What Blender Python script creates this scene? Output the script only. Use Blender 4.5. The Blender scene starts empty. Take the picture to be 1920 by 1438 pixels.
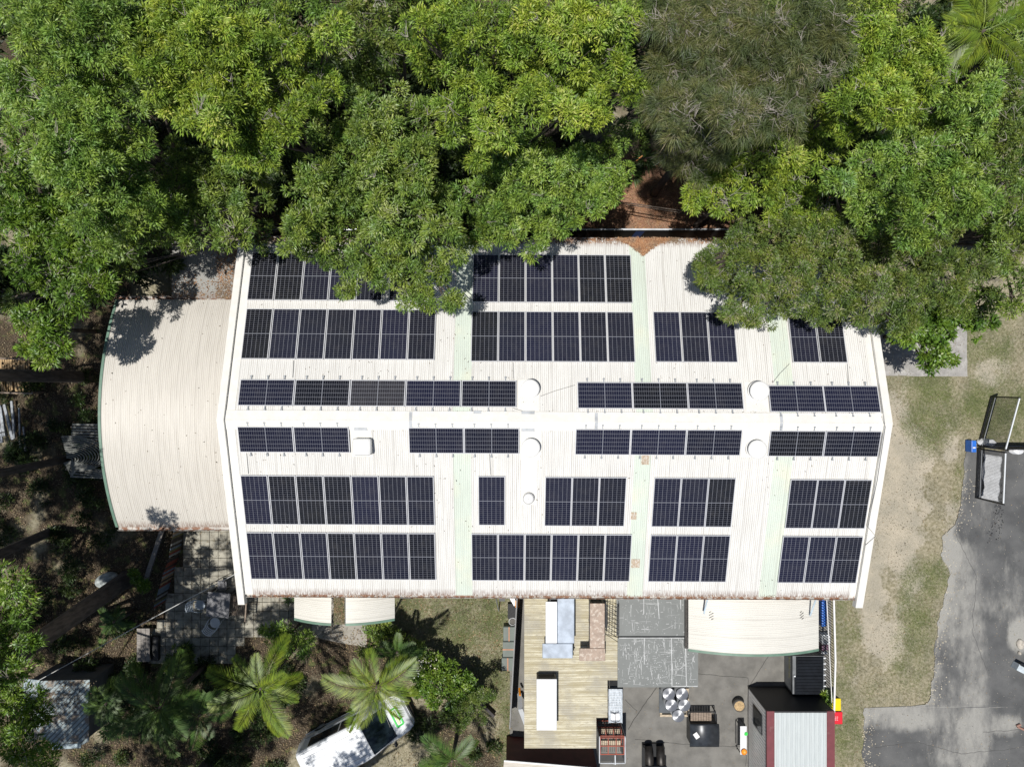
import bpy, math, random
import numpy as np
from mathutils import Vector, Matrix, Quaternion
R = math.radians
# ------------------------------------------------------------------ camera, sky, sun
H, F = 33.0, 1332.0            # drone height (m), focal length in pixels of the 1920 px wide photograph
sc = bpy.context.scene
cam = bpy.data.cameras.new('camera'); co = bpy.data.objects.new('camera', cam)
sc.collection.objects.link(co); co.location = (0, 0, H); co.rotation_euler = (0, 0, 0)
cam.sensor_width = 36; cam.lens = F / 1920 * 36; cam.clip_end = 1000; cam.clip_start = .5
sc.camera = co
SH = Vector((0.17, 0.07, -1.0))          # the way the sunlight travels
world = bpy.data.worlds.new('World'); sc.world = world; world.use_nodes = True
nt = world.node_tree; bg = nt.nodes['Background']
sky = nt.nodes.new('ShaderNodeTexSky'); sky.sky_type = 'NISHITA'; sky.sun_disc = False
sky.sun_elevation = math.atan(1 / math.hypot(SH.x, SH.y)); sky.sun_rotation = math.atan2(-SH.x, -SH.y) % (2 * math.pi)
nt.links.new(sky.outputs[0], bg.inputs[0]); bg.inputs[1].default_value = 0.055
sl = bpy.data.lights.new('sun', 'SUN'); sl.energy = 4.4; sl.angle = R(0.5); sl.color = (1, 0.965, 0.91)
so = bpy.data.objects.new('sun', sl); sc.collection.objects.link(so)
so.rotation_mode = 'QUATERNION'; so.rotation_quaternion = SH.to_track_quat('-Z', 'Y'); so.location = (-5, -2, 40)
sc.view_settings.view_transform = 'Standard'; sc.view_settings.look = 'None'
sc.view_settings.exposure = 0.10; sc.view_settings.gamma = 1
sc.cycles.max_bounces = 6; sc.cycles.transparent_max_bounces = 6

# ------------------------------------------------------------------ helpers
def W(px, py, z=0.0):
    return Vector(((px - 960) * (H - z) / F, -(py - 719) * (H - z) / F, z))
def rect(x0, y0, x1, y1, z):
    a, b = W(x0, y1, z), W(x1, y0, z)
    return a.x, b.x, a.y, b.y
COL = sc.collection
def tag(o, label=None, cat=None, group=None, kind=None):
    if label: o['label'] = label
    if cat: o['category'] = cat
    if group: o['group'] = group
    if kind: o['kind'] = kind
    return o
def thing(name, label, cat, loc=(0, 0, 0), rotz=0, group=None):
    o = bpy.data.objects.new(name, None); COL.objects.link(o); o.location = loc; o.rotation_euler = (0, 0, rotz)
    o.empty_display_size = .2
    return tag(o, label, cat, group)
def copy_tree(o, parent=None):
    c = o.copy(); COL.objects.link(c)
    if parent: c.parent = parent
    for ch in list(o.children): copy_tree(ch, c)
    return c
def offset(o):
    v = Vector((0, 0, 0))
    while o is not None: v += Vector(o.location); o = o.parent
    return v
class MB:
    def __init__(s): s.v = []; s.f = []
    def box(s, x0, x1, y0, y1, z0, z1):
        n = len(s.v)
        s.v += [(x0, y0, z0), (x1, y0, z0), (x1, y1, z0), (x0, y1, z0), (x0, y0, z1), (x1, y0, z1), (x1, y1, z1), (x0, y1, z1)]
        s.f += [tuple(n + i for i in q) for q in ((3, 2, 1, 0), (4, 5, 6, 7), (0, 1, 5, 4), (1, 2, 6, 5), (2, 3, 7, 6), (3, 0, 4, 7))]
        return s
    def rbox(s, c, size, ang=0, tilt=None):
        M = Matrix.Translation(c) @ Matrix.Rotation(ang, 4, 'Z')
        if tilt: M = M @ tilt
        n = len(s.v); a, b, d = [k / 2 for k in size]
        for p in ((-a, -b, -d), (a, -b, -d), (a, b, -d), (-a, b, -d), (-a, -b, d), (a, -b, d), (a, b, d), (-a, b, d)):
            s.v.append(tuple(M @ Vector(p)))
        s.f += [tuple(n + i for i in q) for q in ((3, 2, 1, 0), (4, 5, 6, 7), (0, 1, 5, 4), (1, 2, 6, 5), (2, 3, 7, 6), (3, 0, 4, 7))]
        return s
    def bar(s, p, q, w, h=None):
        p = Vector(p); q = Vector(q); h = h or w; d = (q - p); L = d.length
        if L < 1e-6: return s
        M = Matrix.Translation((p + q) / 2) @ d.to_track_quat('X', 'Z').to_matrix().to_4x4()
        n = len(s.v)
        for a in ((-L / 2, -w / 2, -h / 2), (L / 2, -w / 2, -h / 2), (L / 2, w / 2, -h / 2), (-L / 2, w / 2, -h / 2), (-L / 2, -w / 2, h / 2), (L / 2, -w / 2, h / 2), (L / 2, w / 2, h / 2), (-L / 2, w / 2, h / 2)):
            s.v.append(tuple(M @ Vector(a)))
        s.f += [tuple(n + i for i in q) for q in ((3, 2, 1, 0), (4, 5, 6, 7), (0, 1, 5, 4), (1, 2, 6, 5), (2, 3, 7, 6), (3, 0, 4, 7))]
        return s
    def tube(s, pts, rad, n=8, cap=True):
        pts = [Vector(p) for p in pts]
        if not hasattr(rad, '__len__'): rad = [rad] * len(pts)
        base = len(s.v); up = Vector((0.13, 0.3, 1)).normalized()
        for i, p in enumerate(pts):
            d = (pts[min(i + 1, len(pts) - 1)] - pts[max(i - 1, 0)]).normalized()
            u = d.cross(Vector((1, 0, 0)) if abs(d.x) < .9 else Vector((0, 1, 0))).normalized(); w = d.cross(u)
            for k in range(n):
                a = 2 * math.pi * k / n
                s.v.append(tuple(p + (u * math.cos(a) + w * math.sin(a)) * rad[i]))
        for i in range(len(pts) - 1):
            for k in range(n):
                a = base + i * n + k; b = base + i * n + (k + 1) % n
                s.f.append((a, b, b + n, a + n))
        if cap:
            s.f.append(tuple(base + k for k in reversed(range(n))))
            e = base + (len(pts) - 1) * n; s.f.append(tuple(e + k for k in range(n)))
        return s
    def lathe(s, c, prof, n=24):
        base = len(s.v)
        for r, z in prof:
            for k in range(n):
                a = 2 * math.pi * k / n
                s.v.append((c[0] + r * math.cos(a), c[1] + r * math.sin(a), c[2] + z))
        for i in range(len(prof) - 1):
            for k in range(n):
                a = base + i * n + k; b = base + i * n + (k + 1) % n
                s.f.append((a, b, b + n, a + n))
        e = base + (len(prof) - 1) * n; s.f.append(tuple(e + k for k in range(n)))
        s.f.append(tuple(base + k for k in reversed(range(n))))
        return s
    def prism(s, pts, z0, z1):
        n = len(s.v); m = len(pts)
        s.v += [(p[0], p[1], z0) for p in pts] + [(p[0], p[1], z1) for p in pts]
        s.f.append(tuple(n + i for i in reversed(range(m)))); s.f.append(tuple(n + m + i for i in range(m)))
        for i in range(m): j = (i + 1) % m; s.f.append((n + i, n + j, n + m + j, n + m + i))
        return s
    def quad(s, *p):
        n = len(s.v); s.v += [tuple(q) for q in p]; s.f.append(tuple(range(n, n + len(p)))); return s
    def build(s, name, mat, parent=None, loc=None, smooth=False, bevel=0, local=False, solid=0):
        me = bpy.data.meshes.new(name); o = bpy.data.objects.new(name, me); COL.objects.link(o)
        off = Vector((0, 0, 0))
        if parent is not None:
            o.parent = parent
            if not local: off = offset(parent)
        elif loc is not None:
            o.location = loc
            if not local: off = Vector(loc)
        me.from_pydata([(v[0] - off.x, v[1] - off.y, v[2] - off.z) for v in s.v], [], s.f)
        me.materials.append(mat); me.update()
        if smooth: me.polygons.foreach_set('use_smooth', [True] * len(me.polygons))
        if bevel:
            m = o.modifiers.new('b', 'BEVEL'); m.width = bevel; m.segments = 2; m.limit_method = 'ANGLE'; m.angle_limit = R(40)
        if solid:
            m = o.modifiers.new('s', 'SOLIDIFY'); m.thickness = solid; m.offset = -1
        return o
# ---- materials
def newmat(name):
    m = bpy.data.materials.new(name); m.use_nodes = True
    return m, m.node_tree, m.node_tree.nodes['Principled BSDF']
def N(nt, t, **k):
    n = nt.nodes.new(t)
    for a, b in k.items(): setattr(n, a, b)
    return n
def val(nt, op, a, b=None, c=None, clamp=False):
    n = nt.nodes.new('ShaderNodeMath'); n.operation = op; n.use_clamp = clamp
    for i, x in enumerate((a, b, c)):
        if x is None: continue
        if isinstance(x, (int, float)): n.inputs[i].default_value = x
        else: nt.links.new(x, n.inputs[i])
    return n.outputs[0]
def mixc(nt, fac, a, b, mode='MIX'):
    n = nt.nodes.new('ShaderNodeMix'); n.data_type = 'RGBA'; n.blend_type = mode
    for s, x in ((n.inputs[0], fac), (n.inputs[6], a), (n.inputs[7], b)):
        if isinstance(x, (int, float)): s.default_value = x
        elif isinstance(x, (tuple, list)): s.default_value = (*x, 1) if len(x) == 3 else x
        else: nt.links.new(x, s)
    return n.outputs[2]
def coord(nt, kind='Object', scale=(1, 1, 1), rot=(0, 0, 0)):
    if kind == 'World': o = nt.nodes.new('ShaderNodeNewGeometry').outputs['Position']
    else: o = nt.nodes.new('ShaderNodeTexCoord').outputs[kind]
    m = nt.nodes.new('ShaderNodeMapping'); m.inputs['Scale'].default_value = scale; m.inputs['Rotation'].default_value = rot
    nt.links.new(o, m.inputs[0]); return m.outputs[0]
def noise(nt, vec, scale, detail=4, rough=.55):
    n = nt.nodes.new('ShaderNodeTexNoise'); n.inputs['Scale'].default_value = scale
    n.inputs['Detail'].default_value = detail; n.inputs['Roughness'].default_value = rough
    nt.links.new(vec, n.inputs['Vector']); return n.outputs[0]
def step(nt, x, lo, hi):
    n = nt.nodes.new('ShaderNodeMapRange'); n.interpolation_type = 'SMOOTHSTEP'
    nt.links.new(x, n.inputs[0]); n.inputs[1].default_value = lo; n.inputs[2].default_value = hi
    return n.outputs[0]
def attr(nt, name):
    n = nt.nodes.new('ShaderNodeAttribute'); n.attribute_name = name; return n
def bump(nt, p, h, strength=.3, dist=.01):
    b = nt.nodes.new('ShaderNodeBump'); b.inputs['Strength'].default_value = strength; b.inputs['Distance'].default_value = dist
    nt.links.new(h, b.inputs['Height']); nt.links.new(b.outputs[0], p.inputs['Normal'])
MC = {}
def mat(name, col, rough=.65, metal=0, spec=.5, var=.18, scale=3, dirt=None, damt=(.55, .75), dscale=2, b=0, bs=25, stretch=(1, 1, 1), kind='Object', speck=0):
    if name in MC: return MC[name]
    m, nt, p = newmat(name); MC[name] = m
    v = coord(nt, kind, stretch)
    n1 = step(nt, noise(nt, v, scale, 6), .3, .7)
    c = mixc(nt, n1, tuple(x * (1 - var) for x in col), tuple(min(1, x * (1 + var)) for x in col))
    if dirt:
        n2 = step(nt, noise(nt, v, dscale, 8, .65), *damt)
        c = mixc(nt, n2, c, dirt)
    if speck:
        n3 = noise(nt, v, 90, 2)
        c = mixc(nt, 1.0, c, mixc(nt, step(nt, n3, .35, .65), (1 - speck,) * 3, (1 + speck,) * 3), 'MULTIPLY')
    nt.links.new(c, p.inputs['Base Color']); p.inputs['Roughness'].default_value = rough; p.inputs['Metallic'].default_value = metal; p.inputs['Specular IOR Level'].default_value = spec
    if b: bump(nt, p, noise(nt, v, bs, 5), b, .01)
    return m

def roof_mat(name, col, trough_mix=.5, rust=(.16, .07, .035), rustamt=.0, line='x', warm=None):
    m, nt, p = newmat(name)
    st = (9, .5, 1) if line == 'x' else (.5, 9, 1)
    v = coord(nt, 'World', st); vw = coord(nt, 'World')
    big = step(nt, noise(nt, vw, .35, 5), .3, .7)
    c = mixc(nt, big, tuple(x * .93 for x in col), col)
    if warm: c = mixc(nt, step(nt, noise(nt, vw, .8, 5), .45, .8), c, warm)
    streak = step(nt, noise(nt, v, 1.3, 5, .6), .35, .7)
    va = attr(nt, 'valley').outputs['Fac']
    g = val(nt, 'MULTIPLY', val(nt, 'MULTIPLY', va, val(nt, 'MULTIPLY_ADD', streak, .75, .35)), trough_mix)
    c = mixc(nt, g, c, (.26, .23, .19))  # troughs mixed toward dark grey so the ribs show as lines
    ev = attr(nt, 'eave').outputs['Fac']
    rn = step(nt, noise(nt, coord(nt, 'World', (14, 4, 1) if line == 'x' else (4, 14, 1)), 1.2, 6, .7), .35, .6)
    c = mixc(nt, val(nt, 'MULTIPLY', val(nt, 'MULTIPLY', ev, rn), .85), c, rust)
    sx = nt.nodes.new('ShaderNodeSeparateXYZ'); nt.links.new(vw, sx.inputs[0])
    lap = val(nt, 'LESS_THAN', val(nt, 'FRACT', val(nt, 'DIVIDE', sx.outputs[0 if line == 'x' else 1], .762)), .035)
    c = mixc(nt, val(nt, 'MULTIPLY', lap, .34), c, (.25, .23, .2))
    run = step(nt, noise(nt, coord(nt, 'World', (6, .35, 1) if line == 'x' else (.35, 6, 1)), 1.6, 6, .7), .56, .8)
    c = mixc(nt, val(nt, 'MULTIPLY', run, .26), c, (.38, .35, .31))
    sp = step(nt, noise(nt, vw, 22, 3, .6), .68, .74)
    c = mixc(nt, val(nt, 'MULTIPLY', sp, .35), c, (.2, .16, .12))
    nt.links.new(c, p.inputs['Base Color']); p.inputs['Roughness'].default_value = .42; p.inputs['Metallic'].default_value = .0
    return m
M_roof = roof_mat('cream_roof_sheet', (.745, .74, .715), .62)
M_annex = roof_mat('annex_roof_sheet', (.64, .612, .56), .6)
M_awn = roof_mat('awning_sheet', (.71, .695, .64), .4, line='y')
M_skyl = roof_mat('fibreglass_strip', (.63, .70, .62), .4, warm=(.70, .72, .59))
M_greyroof = roof_mat('grey_sheet', (.27, .27, .255), .5)
def oldroof():
    m, nt, p = newmat('yellowed_ribbed_sheet')
    v1 = coord(nt, 'World', (.5, 13, 1)); v2 = coord(nt, 'World', (1.6, 5, 1)); vw = coord(nt, 'World')
    c = mixc(nt, step(nt, noise(nt, v1, 1, 3, .6), .35, .65), (.42, .375, .25), (.70, .665, .53))
    c = mixc(nt, step(nt, noise(nt, v2, 2.2, 6, .7), .48, .68), c, (.42, .37, .26))
    c = mixc(nt, val(nt, 'MULTIPLY', step(nt, noise(nt, vw, .9, 5, .6), .42, .66), .75), c, (.37, .355, .31))
    c = mixc(nt, val(nt, 'MULTIPLY', attr(nt, 'valley').outputs['Fac'], .55), c, (.24, .2, .11))
    c = mixc(nt, step(nt, noise(nt, coord(nt, 'World', (1, 3, 1)), 7, 3, .6), .70, .74), c, (.16, .12, .08))
    nt.links.new(c, p.inputs['Base Color']); p.inputs['Roughness'].default_value = .7; return m
M_oldroof = oldroof()
M_cream = mat('cream_flashing', (.71, .695, .655), .5, var=.05, dirt=(.5, .42, .33), damt=(.62, .9), dscale=1.5)
M_white = mat('white_paint', (.70, .70, .69), .5, var=.04)
M_green = mat('green_trim', (.13, .22, .165), .5, var=.12)
M_gutter = mat('gutter_rust', (.42, .40, .37), .6, var=.2, dirt=(.2, .09, .045), damt=(.45, .55), dscale=5, stretch=(1, 1, 1))
M_grey = mat('grey_galv', (.40, .42, .44), .42, .5, var=.15)
M_darkmetal = mat('dark_metal', (.022, .023, .026), .45, .3, var=.3)
M_black = mat('black_paint', (.012, .013, .015), .38, .1, var=.3)
M_steel = mat('galvanised_top', (.30, .345, .41), .5, .25, var=.22, scale=2.2, b=.3, bs=4)
M_whitetop = mat('white_sheet_top', (.68, .69, .71), .4, .1, var=.06, b=.15, bs=3)
M_brown = mat('brown_worn_top', (.33, .25, .195), .55, var=.15, scale=5, dirt=(.50, .43, .36), damt=(.5, .62), dscale=7)
M_wood = mat('weathered_wood', (.23, .18, .14), .8, var=.3, scale=6, stretch=(1, 6, 1), b=.3)
M_woodlight = mat('pale_wood', (.42, .35, .26), .8, var=.25, scale=6, stretch=(1, 6, 1))
M_bark = mat('bark', (.10, .08, .065), .9, var=.4, scale=7, stretch=(1, 1, .3), b=.6, bs=14)
M_paletwig = mat('pale_twig', (.30, .27, .24), .8, var=.3, scale=9)
M_brick = mat('wall_block', (.42, .39, .34), .8, var=.1)
M_maroon = mat('maroon_paint', (.155, .035, .042), .5, var=.12, dirt=(.24, .12, .11), damt=(.6, .8))
M_ltgrey = mat('light_grey_panel', (.74, .72, .69), .55, var=.08, scale=5, stretch=(3, 3, .6))
M_redrust = mat('red_oxide', (.27, .055, .03), .65, var=.2)
M_blue = mat('blue_plastic', (.02, .14, .55), .4, var=.1)
M_yellow = mat('yellow_plastic', (.75, .58, .005), .4, var=.05)
M_red = mat('red_plastic', (.62, .015, .03), .4, var=.06)
M_orange = mat('orange_plastic', (.75, .27, .02), .45, var=.08)
M_carwhite = mat('vehicle_white', (.78, .80, .82), .25, var=.03)
M_glass = mat('dark_glass', (.012, .02, .026), .08, var=.3)
M_rubber = mat('tyre_rubber', (.02, .02, .02), .8)
M_plastic = mat('white_plastic', (.66, .69, .72), .4, var=.05)
M_boxgreen = mat('grey_green_box', (.12, .145, .13), .55, var=.12)
M_copper = mat('rusty_strap', (.42, .21, .12), .6, var=.2)
M_limegreen = mat('green_sign', (.03, .55, .07), .4, var=.05)
M_cloth = mat('shade_cloth', (.52, .53, .54), .85, var=.12, scale=4, b=.3, bs=6)
M_tableg = mat('grey_table', (.17, .17, .18), .6, var=.15)
M_soil = mat('planter_soil', (.42, .3, .16), .9, var=.3, scale=14)
M_olive = mat('olive_paint', (.2, .18, .04), .7, var=.4, scale=20)
M_leafdead = None

def silver_top():
    m, nt, p = newmat('spun_aluminium')
    t = nt.nodes.new('ShaderNodeTexCoord'); s = nt.nodes.new('ShaderNodeSeparateXYZ'); nt.links.new(t.outputs['Object'], s.inputs[0])
    r = val(nt, 'SQRT', val(nt, 'ADD', val(nt, 'MULTIPLY', s.outputs[0], s.outputs[0]), val(nt, 'MULTIPLY', s.outputs[1], s.outputs[1])))
    w = val(nt, 'SINE', val(nt, 'MULTIPLY', r, 260))
    c = mixc(nt, val(nt, 'MULTIPLY_ADD', w, .5, .5), (.27, .28, .30), (.40, .41, .43))
    nt.links.new(c, p.inputs['Base Color']); p.inputs['Metallic'].default_value = .7; p.inputs['Roughness'].default_value = .35
    p.inputs['Anisotropic'].default_value = .8
    tg = nt.nodes.new('ShaderNodeTangent'); tg.direction_type = 'RADIAL'; tg.axis = 'Z'; nt.links.new(tg.outputs[0], p.inputs['Tangent'])
    return m
M_drum = silver_top()

def solar_mat(name, w, L, dust_pale=0.0):
    m, nt, p = newmat(name)
    t = nt.nodes.new('ShaderNodeTexCoord'); s = nt.nodes.new('ShaderNodeSeparateXYZ'); nt.links.new(t.outputs['Object'], s.inputs[0])
    x, y = s.outputs[0], s.outputs[1]
    cw = (w - .03) / 6; ch = (L / 2 - .025) / 12
    fx = val(nt, 'FRACT', val(nt, 'DIVIDE', val(nt, 'ADD', x, (w - .03) / 2), cw))
    lx = val(nt, 'GREATER_THAN', val(nt, 'ABSOLUTE', val(nt, 'SUBTRACT', fx, .5)), .5 - .005 / cw)
    ay = val(nt, 'SUBTRACT', val(nt, 'ABSOLUTE', y), .012)
    fy = val(nt, 'FRACT', val(nt, 'DIVIDE', ay, ch))
    ly = val(nt, 'GREATER_THAN', val(nt, 'ABSOLUTE', val(nt, 'SUBTRACT', fy, .5)), .5 - .0027 / ch)
    mid = val(nt, 'LESS_THAN', val(nt, 'ABSOLUTE', y), .013)
    out = val(nt, 'MAXIMUM', val(nt, 'MAXIMUM', lx, ly), mid)
    info = nt.nodes.new('ShaderNodeObjectInfo')
    v = coord(nt, 'World')
    cellv = mixc(nt, info.outputs['Random'], (.0045, .005, .008), (.010, .011, .030))
    c = mixc(nt, out, cellv, (.195, .205, .235))
    d = step(nt, noise(nt, v, 3, 6, .7), .4, .9)
    d2 = step(nt, noise(nt, v, 38, 2, .5), .74, .77)
    c = mixc(nt, val(nt, 'MULTIPLY_ADD', d, .045, .002 + dust_pale), c, (.45, .42, .36)); c = mixc(nt, val(nt, 'MULTIPLY', d2, .35), c, (.5, .48, .42))
    nt.links.new(c, p.inputs['Base Color']); p.inputs['Roughness'].default_value = .14 + dust_pale * 2
    p.inputs['Specular IOR Level'].default_value = .35
    return m
PW, PL = 1.045, 2.10
M_solar = solar_mat('solar_cells', PW, PL)
M_solar_pale = solar_mat('solar_cells_pale', PW, PL, .045)  # slightly paler, rougher variant of the cell sheet
M_alu = mat('aluminium_frame', (.62, .63, .66), .4, .3, var=.05)

# ------------------------------------------------------------------ painted ground masks
rng = np.random.default_rng(7)
def vnoise(X, Y, s, seed=0):
    r = np.random.default_rng(seed); G = r.random((256, 256))
    x = X / s + 1000.3; y = Y / s + 1000.7
    xi = np.floor(x).astype(int); yi = np.floor(y).astype(int); fx = x - xi; fy = y - yi
    fx = fx * fx * (3 - 2 * fx); fy = fy * fy * (3 - 2 * fy)
    g = lambda a, b: G[a % 256, b % 256]
    return (g(xi, yi) * (1 - fx) + g(xi + 1, yi) * fx) * (1 - fy) + (g(xi, yi + 1) * (1 - fx) + g(xi + 1, yi + 1) * fx) * fy
def fbm(X, Y, s, seed=0, o=4):
    t = 0; a = .5
    for k in range(o): t = t + a * vnoise(X, Y, s / 2 ** k, seed + k); a *= .5
    return t / (1 - .5 ** o)
def blobs(X, Y, L):
    """soft ellipses given in photograph pixels on the ground: (px, py, rx, ry, weight)"""
    t = np.zeros_like(X)
    for px, py, rx, ry, w in L:
        c = W(px, py); k = H / F
        q = ((X - c.x) / (rx * k)) ** 2 + ((Y - c.y) / (ry * k)) ** 2
        t = np.maximum(t, w * np.clip(1.25 - .62 * q, 0, 1)) if w > 0 else t
    return t
def axis(a, b, st, far):
    core = np.arange(a, b + st / 2, st); o = [2, 5, 10, 20, 45, far]
    return np.concatenate([[a - k for k in reversed(o)], core, [core[-1] + k for k in o]])
def grid_sheet(name, xs, ys, z, attrs, m, zf=None):
    X, Y = np.meshgrid(xs, ys); Z = np.full_like(X, z) if zf is None else zf(X, Y)
    nx, ny = len(xs), len(ys)
    me = bpy.data.meshes.new(name); me.vertices.add(nx * ny)
    me.vertices.foreach_set('co', np.stack([X, Y, Z], -1).astype(np.float32).ravel())
    i = (np.arange(ny - 1)[:, None] * nx + np.arange(nx - 1)[None]).ravel()
    q = np.stack([i, i + 1, i + nx + 1, i + nx], -1).astype(np.int32)
    me.loops.add(q.size); me.loops.foreach_set('vertex_index', q.ravel())
    me.polygons.add(len(q)); me.polygons.foreach_set('loop_start', (np.arange(len(q)) * 4).astype(np.int32))
    me.update(calc_edges=True)
    for an, fn in attrs.items():
        a = me.attributes.new(an, 'FLOAT', 'POINT'); a.data.foreach_set('value', fn(X, Y).astype(np.float32).ravel())
    me.materials.append(m)
    o = bpy.data.objects.new(name, me); COL.objects.link(o); return o
GR = [(1745, 760, 50, 85, 1.1), (1870, 770, 75, 65, 1.15), (1850, 640, 65, 50, .95), (1720, 1150, 34, 90, .9), (1750, 1085, 30, 40, .9), (1700, 1240, 40, 60, .7),
      (1590, 1180, 26, 90, .75), (1590, 1380, 32, 60, .85), (1660, 730, 50, 30, .35), (1800, 930, 18, 60, .55), (880, 1160, 100, 70, 1.05), (760, 1150, 60, 60, .85),
      (935, 1200, 25, 120, 1), (900, 1250, 60, 80, .8), (800, 1210, 90, 70, .75), (960, 1320, 18, 60, .9), (950, 1400, 22, 40, .7), (1750, 1300, 40, 20, .5), (900, 1160, 60, 40, .9),
      (145, 840, 40, 50, .35), (200, 1020, 70, 40, .25), (1570, 1300, 30, 30, .7), (1900, 620, 60, 50, .5), (1660, 1300, 60, 30, .35)]
BA = [(1675, 930, 62, 190, 1.25), (1650, 1150, 50, 120, 1.0), (1720, 850, 45, 60, .9), (1660, 830, 30, 60, .7), (1650, 1040, 40, 90, .9), (1640, 1170, 40, 80, .6), (1780, 830, 20, 60, .8), (1790, 1010, 30, 80, .6),
      (1690, 1010, 60, 50, .9), (1620, 1300, 30, 60, .5), (1860, 700, 36, 24, .9), (640, 1370, 60, 40, .35), (1650, 930, 30, 80, .9)]
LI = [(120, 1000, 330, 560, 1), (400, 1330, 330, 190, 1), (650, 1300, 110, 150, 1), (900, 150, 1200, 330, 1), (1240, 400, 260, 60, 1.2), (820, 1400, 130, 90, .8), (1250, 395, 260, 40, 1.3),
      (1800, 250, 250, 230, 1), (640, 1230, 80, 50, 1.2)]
RED = [(1260, 380, 270, 90, 1.2), (380, 520, 100, 80, .5)]
def ground_attr(L, s, seed, soft=.25):
    def f(X, Y):
        b = blobs(X, Y, L); n = fbm(X, Y, s, seed)
        return np.clip((b + (n - .5) * 1.9 - .62) / soft + .5, 0, 1) * np.clip(b * 2.2, 0, 1)
    return f
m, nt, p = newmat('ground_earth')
v = coord(nt, 'World')
nf = noise(nt, v, 30, 4, .7); nm = noise(nt, v, 7, 5, .65); nb = noise(nt, v, 1.1, 4, .6); nvf = noise(nt, v, 75, 3, .6)
base = mixc(nt, step(nt, nm, .3, .7), (.185, .17, .108), (.36, .33, .25))
grass = mixc(nt, step(nt, nf, .35, .65), (.06, .085, .025), (.15, .18, .065))
bare = mixc(nt, step(nt, nf, .3, .7), (.31, .285, .225), (.48, .44, .365))
lit = mixc(nt, step(nt, nf, .42, .66), (.035, .028, .02), (.165, .125, .088))  # litter browns, lowered further to paint in the dense tree shade
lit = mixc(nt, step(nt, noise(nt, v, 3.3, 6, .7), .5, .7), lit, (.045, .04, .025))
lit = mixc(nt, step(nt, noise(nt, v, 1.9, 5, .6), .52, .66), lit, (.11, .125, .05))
redl = mixc(nt, step(nt, nf, .35, .65), (.17, .085, .05), (.38, .23, .16))
g_ = step(nt, val(nt, 'ADD', attr(nt, 'grass').outputs['Fac'], val(nt, 'MULTIPLY_ADD', noise(nt, v, 9, 8, .8), 3.0, -1.5)), .1, 1.2)
b_ = step(nt, val(nt, 'ADD', attr(nt, 'bare').outputs['Fac'], val(nt, 'MULTIPLY_ADD', nm, 1.9, -.95)), .2, .9)
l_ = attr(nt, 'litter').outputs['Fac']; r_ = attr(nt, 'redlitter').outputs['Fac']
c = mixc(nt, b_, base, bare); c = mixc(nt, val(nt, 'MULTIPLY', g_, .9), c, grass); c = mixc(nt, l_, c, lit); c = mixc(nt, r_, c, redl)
c = mixc(nt, 1.0, c, mixc(nt, step(nt, nvf, .3, .7), (.72, .72, .72), (1.22, 1.2, 1.17)), 'MULTIPLY')
c = mixc(nt, 1.0, c, mixc(nt, step(nt, nb, .3, .7), (.85, .86, .86), (1.1, 1.08, 1.06)), 'MULTIPLY')
nt.links.new(c, p.inputs['Base Color']); p.inputs['Roughness'].default_value = .95; p.inputs['Specular IOR Level'].default_value = .15
bump(nt, p, nf, .8, .03)
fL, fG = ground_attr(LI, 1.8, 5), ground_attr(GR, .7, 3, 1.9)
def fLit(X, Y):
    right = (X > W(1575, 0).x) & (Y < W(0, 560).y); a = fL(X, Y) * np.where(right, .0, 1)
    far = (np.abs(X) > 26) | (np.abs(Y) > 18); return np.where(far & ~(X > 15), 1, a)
xs = axis(-26, 26, .12, 160); ys = axis(-19, 19, .12, 160)
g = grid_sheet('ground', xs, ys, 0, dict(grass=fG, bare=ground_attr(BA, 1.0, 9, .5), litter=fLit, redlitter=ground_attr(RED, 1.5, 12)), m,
               lambda X, Y: (fbm(X, Y, 1.5, 33) - .5) * .05 * ((np.abs(X) < 25) & (np.abs(Y) < 18)))
tag(g, kind='structure')
# asphalt driveway
m, nt, p = newmat('asphalt')
v = coord(nt, 'World'); nf = noise(nt, v, 60, 3, .7)
c = mixc(nt, step(nt, noise(nt, v, .9, 5), .3, .7), (.068, .07, .072), (.115, .116, .116))
du = val(nt, 'ADD', attr(nt, 'dust_pale').outputs['Fac'], val(nt, 'MULTIPLY_ADD', noise(nt, coord(nt, 'World', (2.2, .9, 1)), 1.5, 9, .68), 1.1, -.55))
c = mixc(nt, step(nt, du, .15, .95), c, (.285, .28, .26))
c = mixc(nt, 1.0, c, mixc(nt, step(nt, nf, .3, .7), (.7,) * 3, (1.28,) * 3), 'MULTIPLY')
oil = step(nt, noise(nt, v, 3.1, 3, .5), .70, .76)
c = mixc(nt, val(nt, 'MULTIPLY', oil, .4), c, (.04, .04, .042))
nt.links.new(c, p.inputs['Base Color']); p.inputs['Roughness'].default_value = .85; bump(nt, p, nf, .5, .006)
def jag(pts, amp, st, seed, close=True):
    rn = random.Random(seed); out = []
    n = len(pts)
    for i in range(n if close else n - 1):
        a, b = Vector(pts[i][:2]), Vector(pts[(i + 1) % n][:2]); L = (b - a).length; k = max(1, int(L / st))
        if L > 30: k = 1
        d = (b - a).normalized() if L else Vector((1, 0)); nn = Vector((-d.y, d.x)); o = 0
        for j in range(k):
            o = o * .6 + rn.uniform(-amp, amp)
            out.append(a + (b - a) * (j / k) + nn * (o if j else 0))
    return out
def pip(X, Y, poly):
    ins = np.zeros(X.shape, bool); n = len(poly)
    for i in range(n):
        x0, y0 = poly[i][:2]; x1, y1 = poly[(i + 1) % n][:2]
        if y0 == y1: continue
        c_ = ((y0 > Y) != (y1 > Y)) & (X < (x1 - x0) * (Y - y0) / (y1 - y0) + x0); ins ^= c_
    return ins
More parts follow.
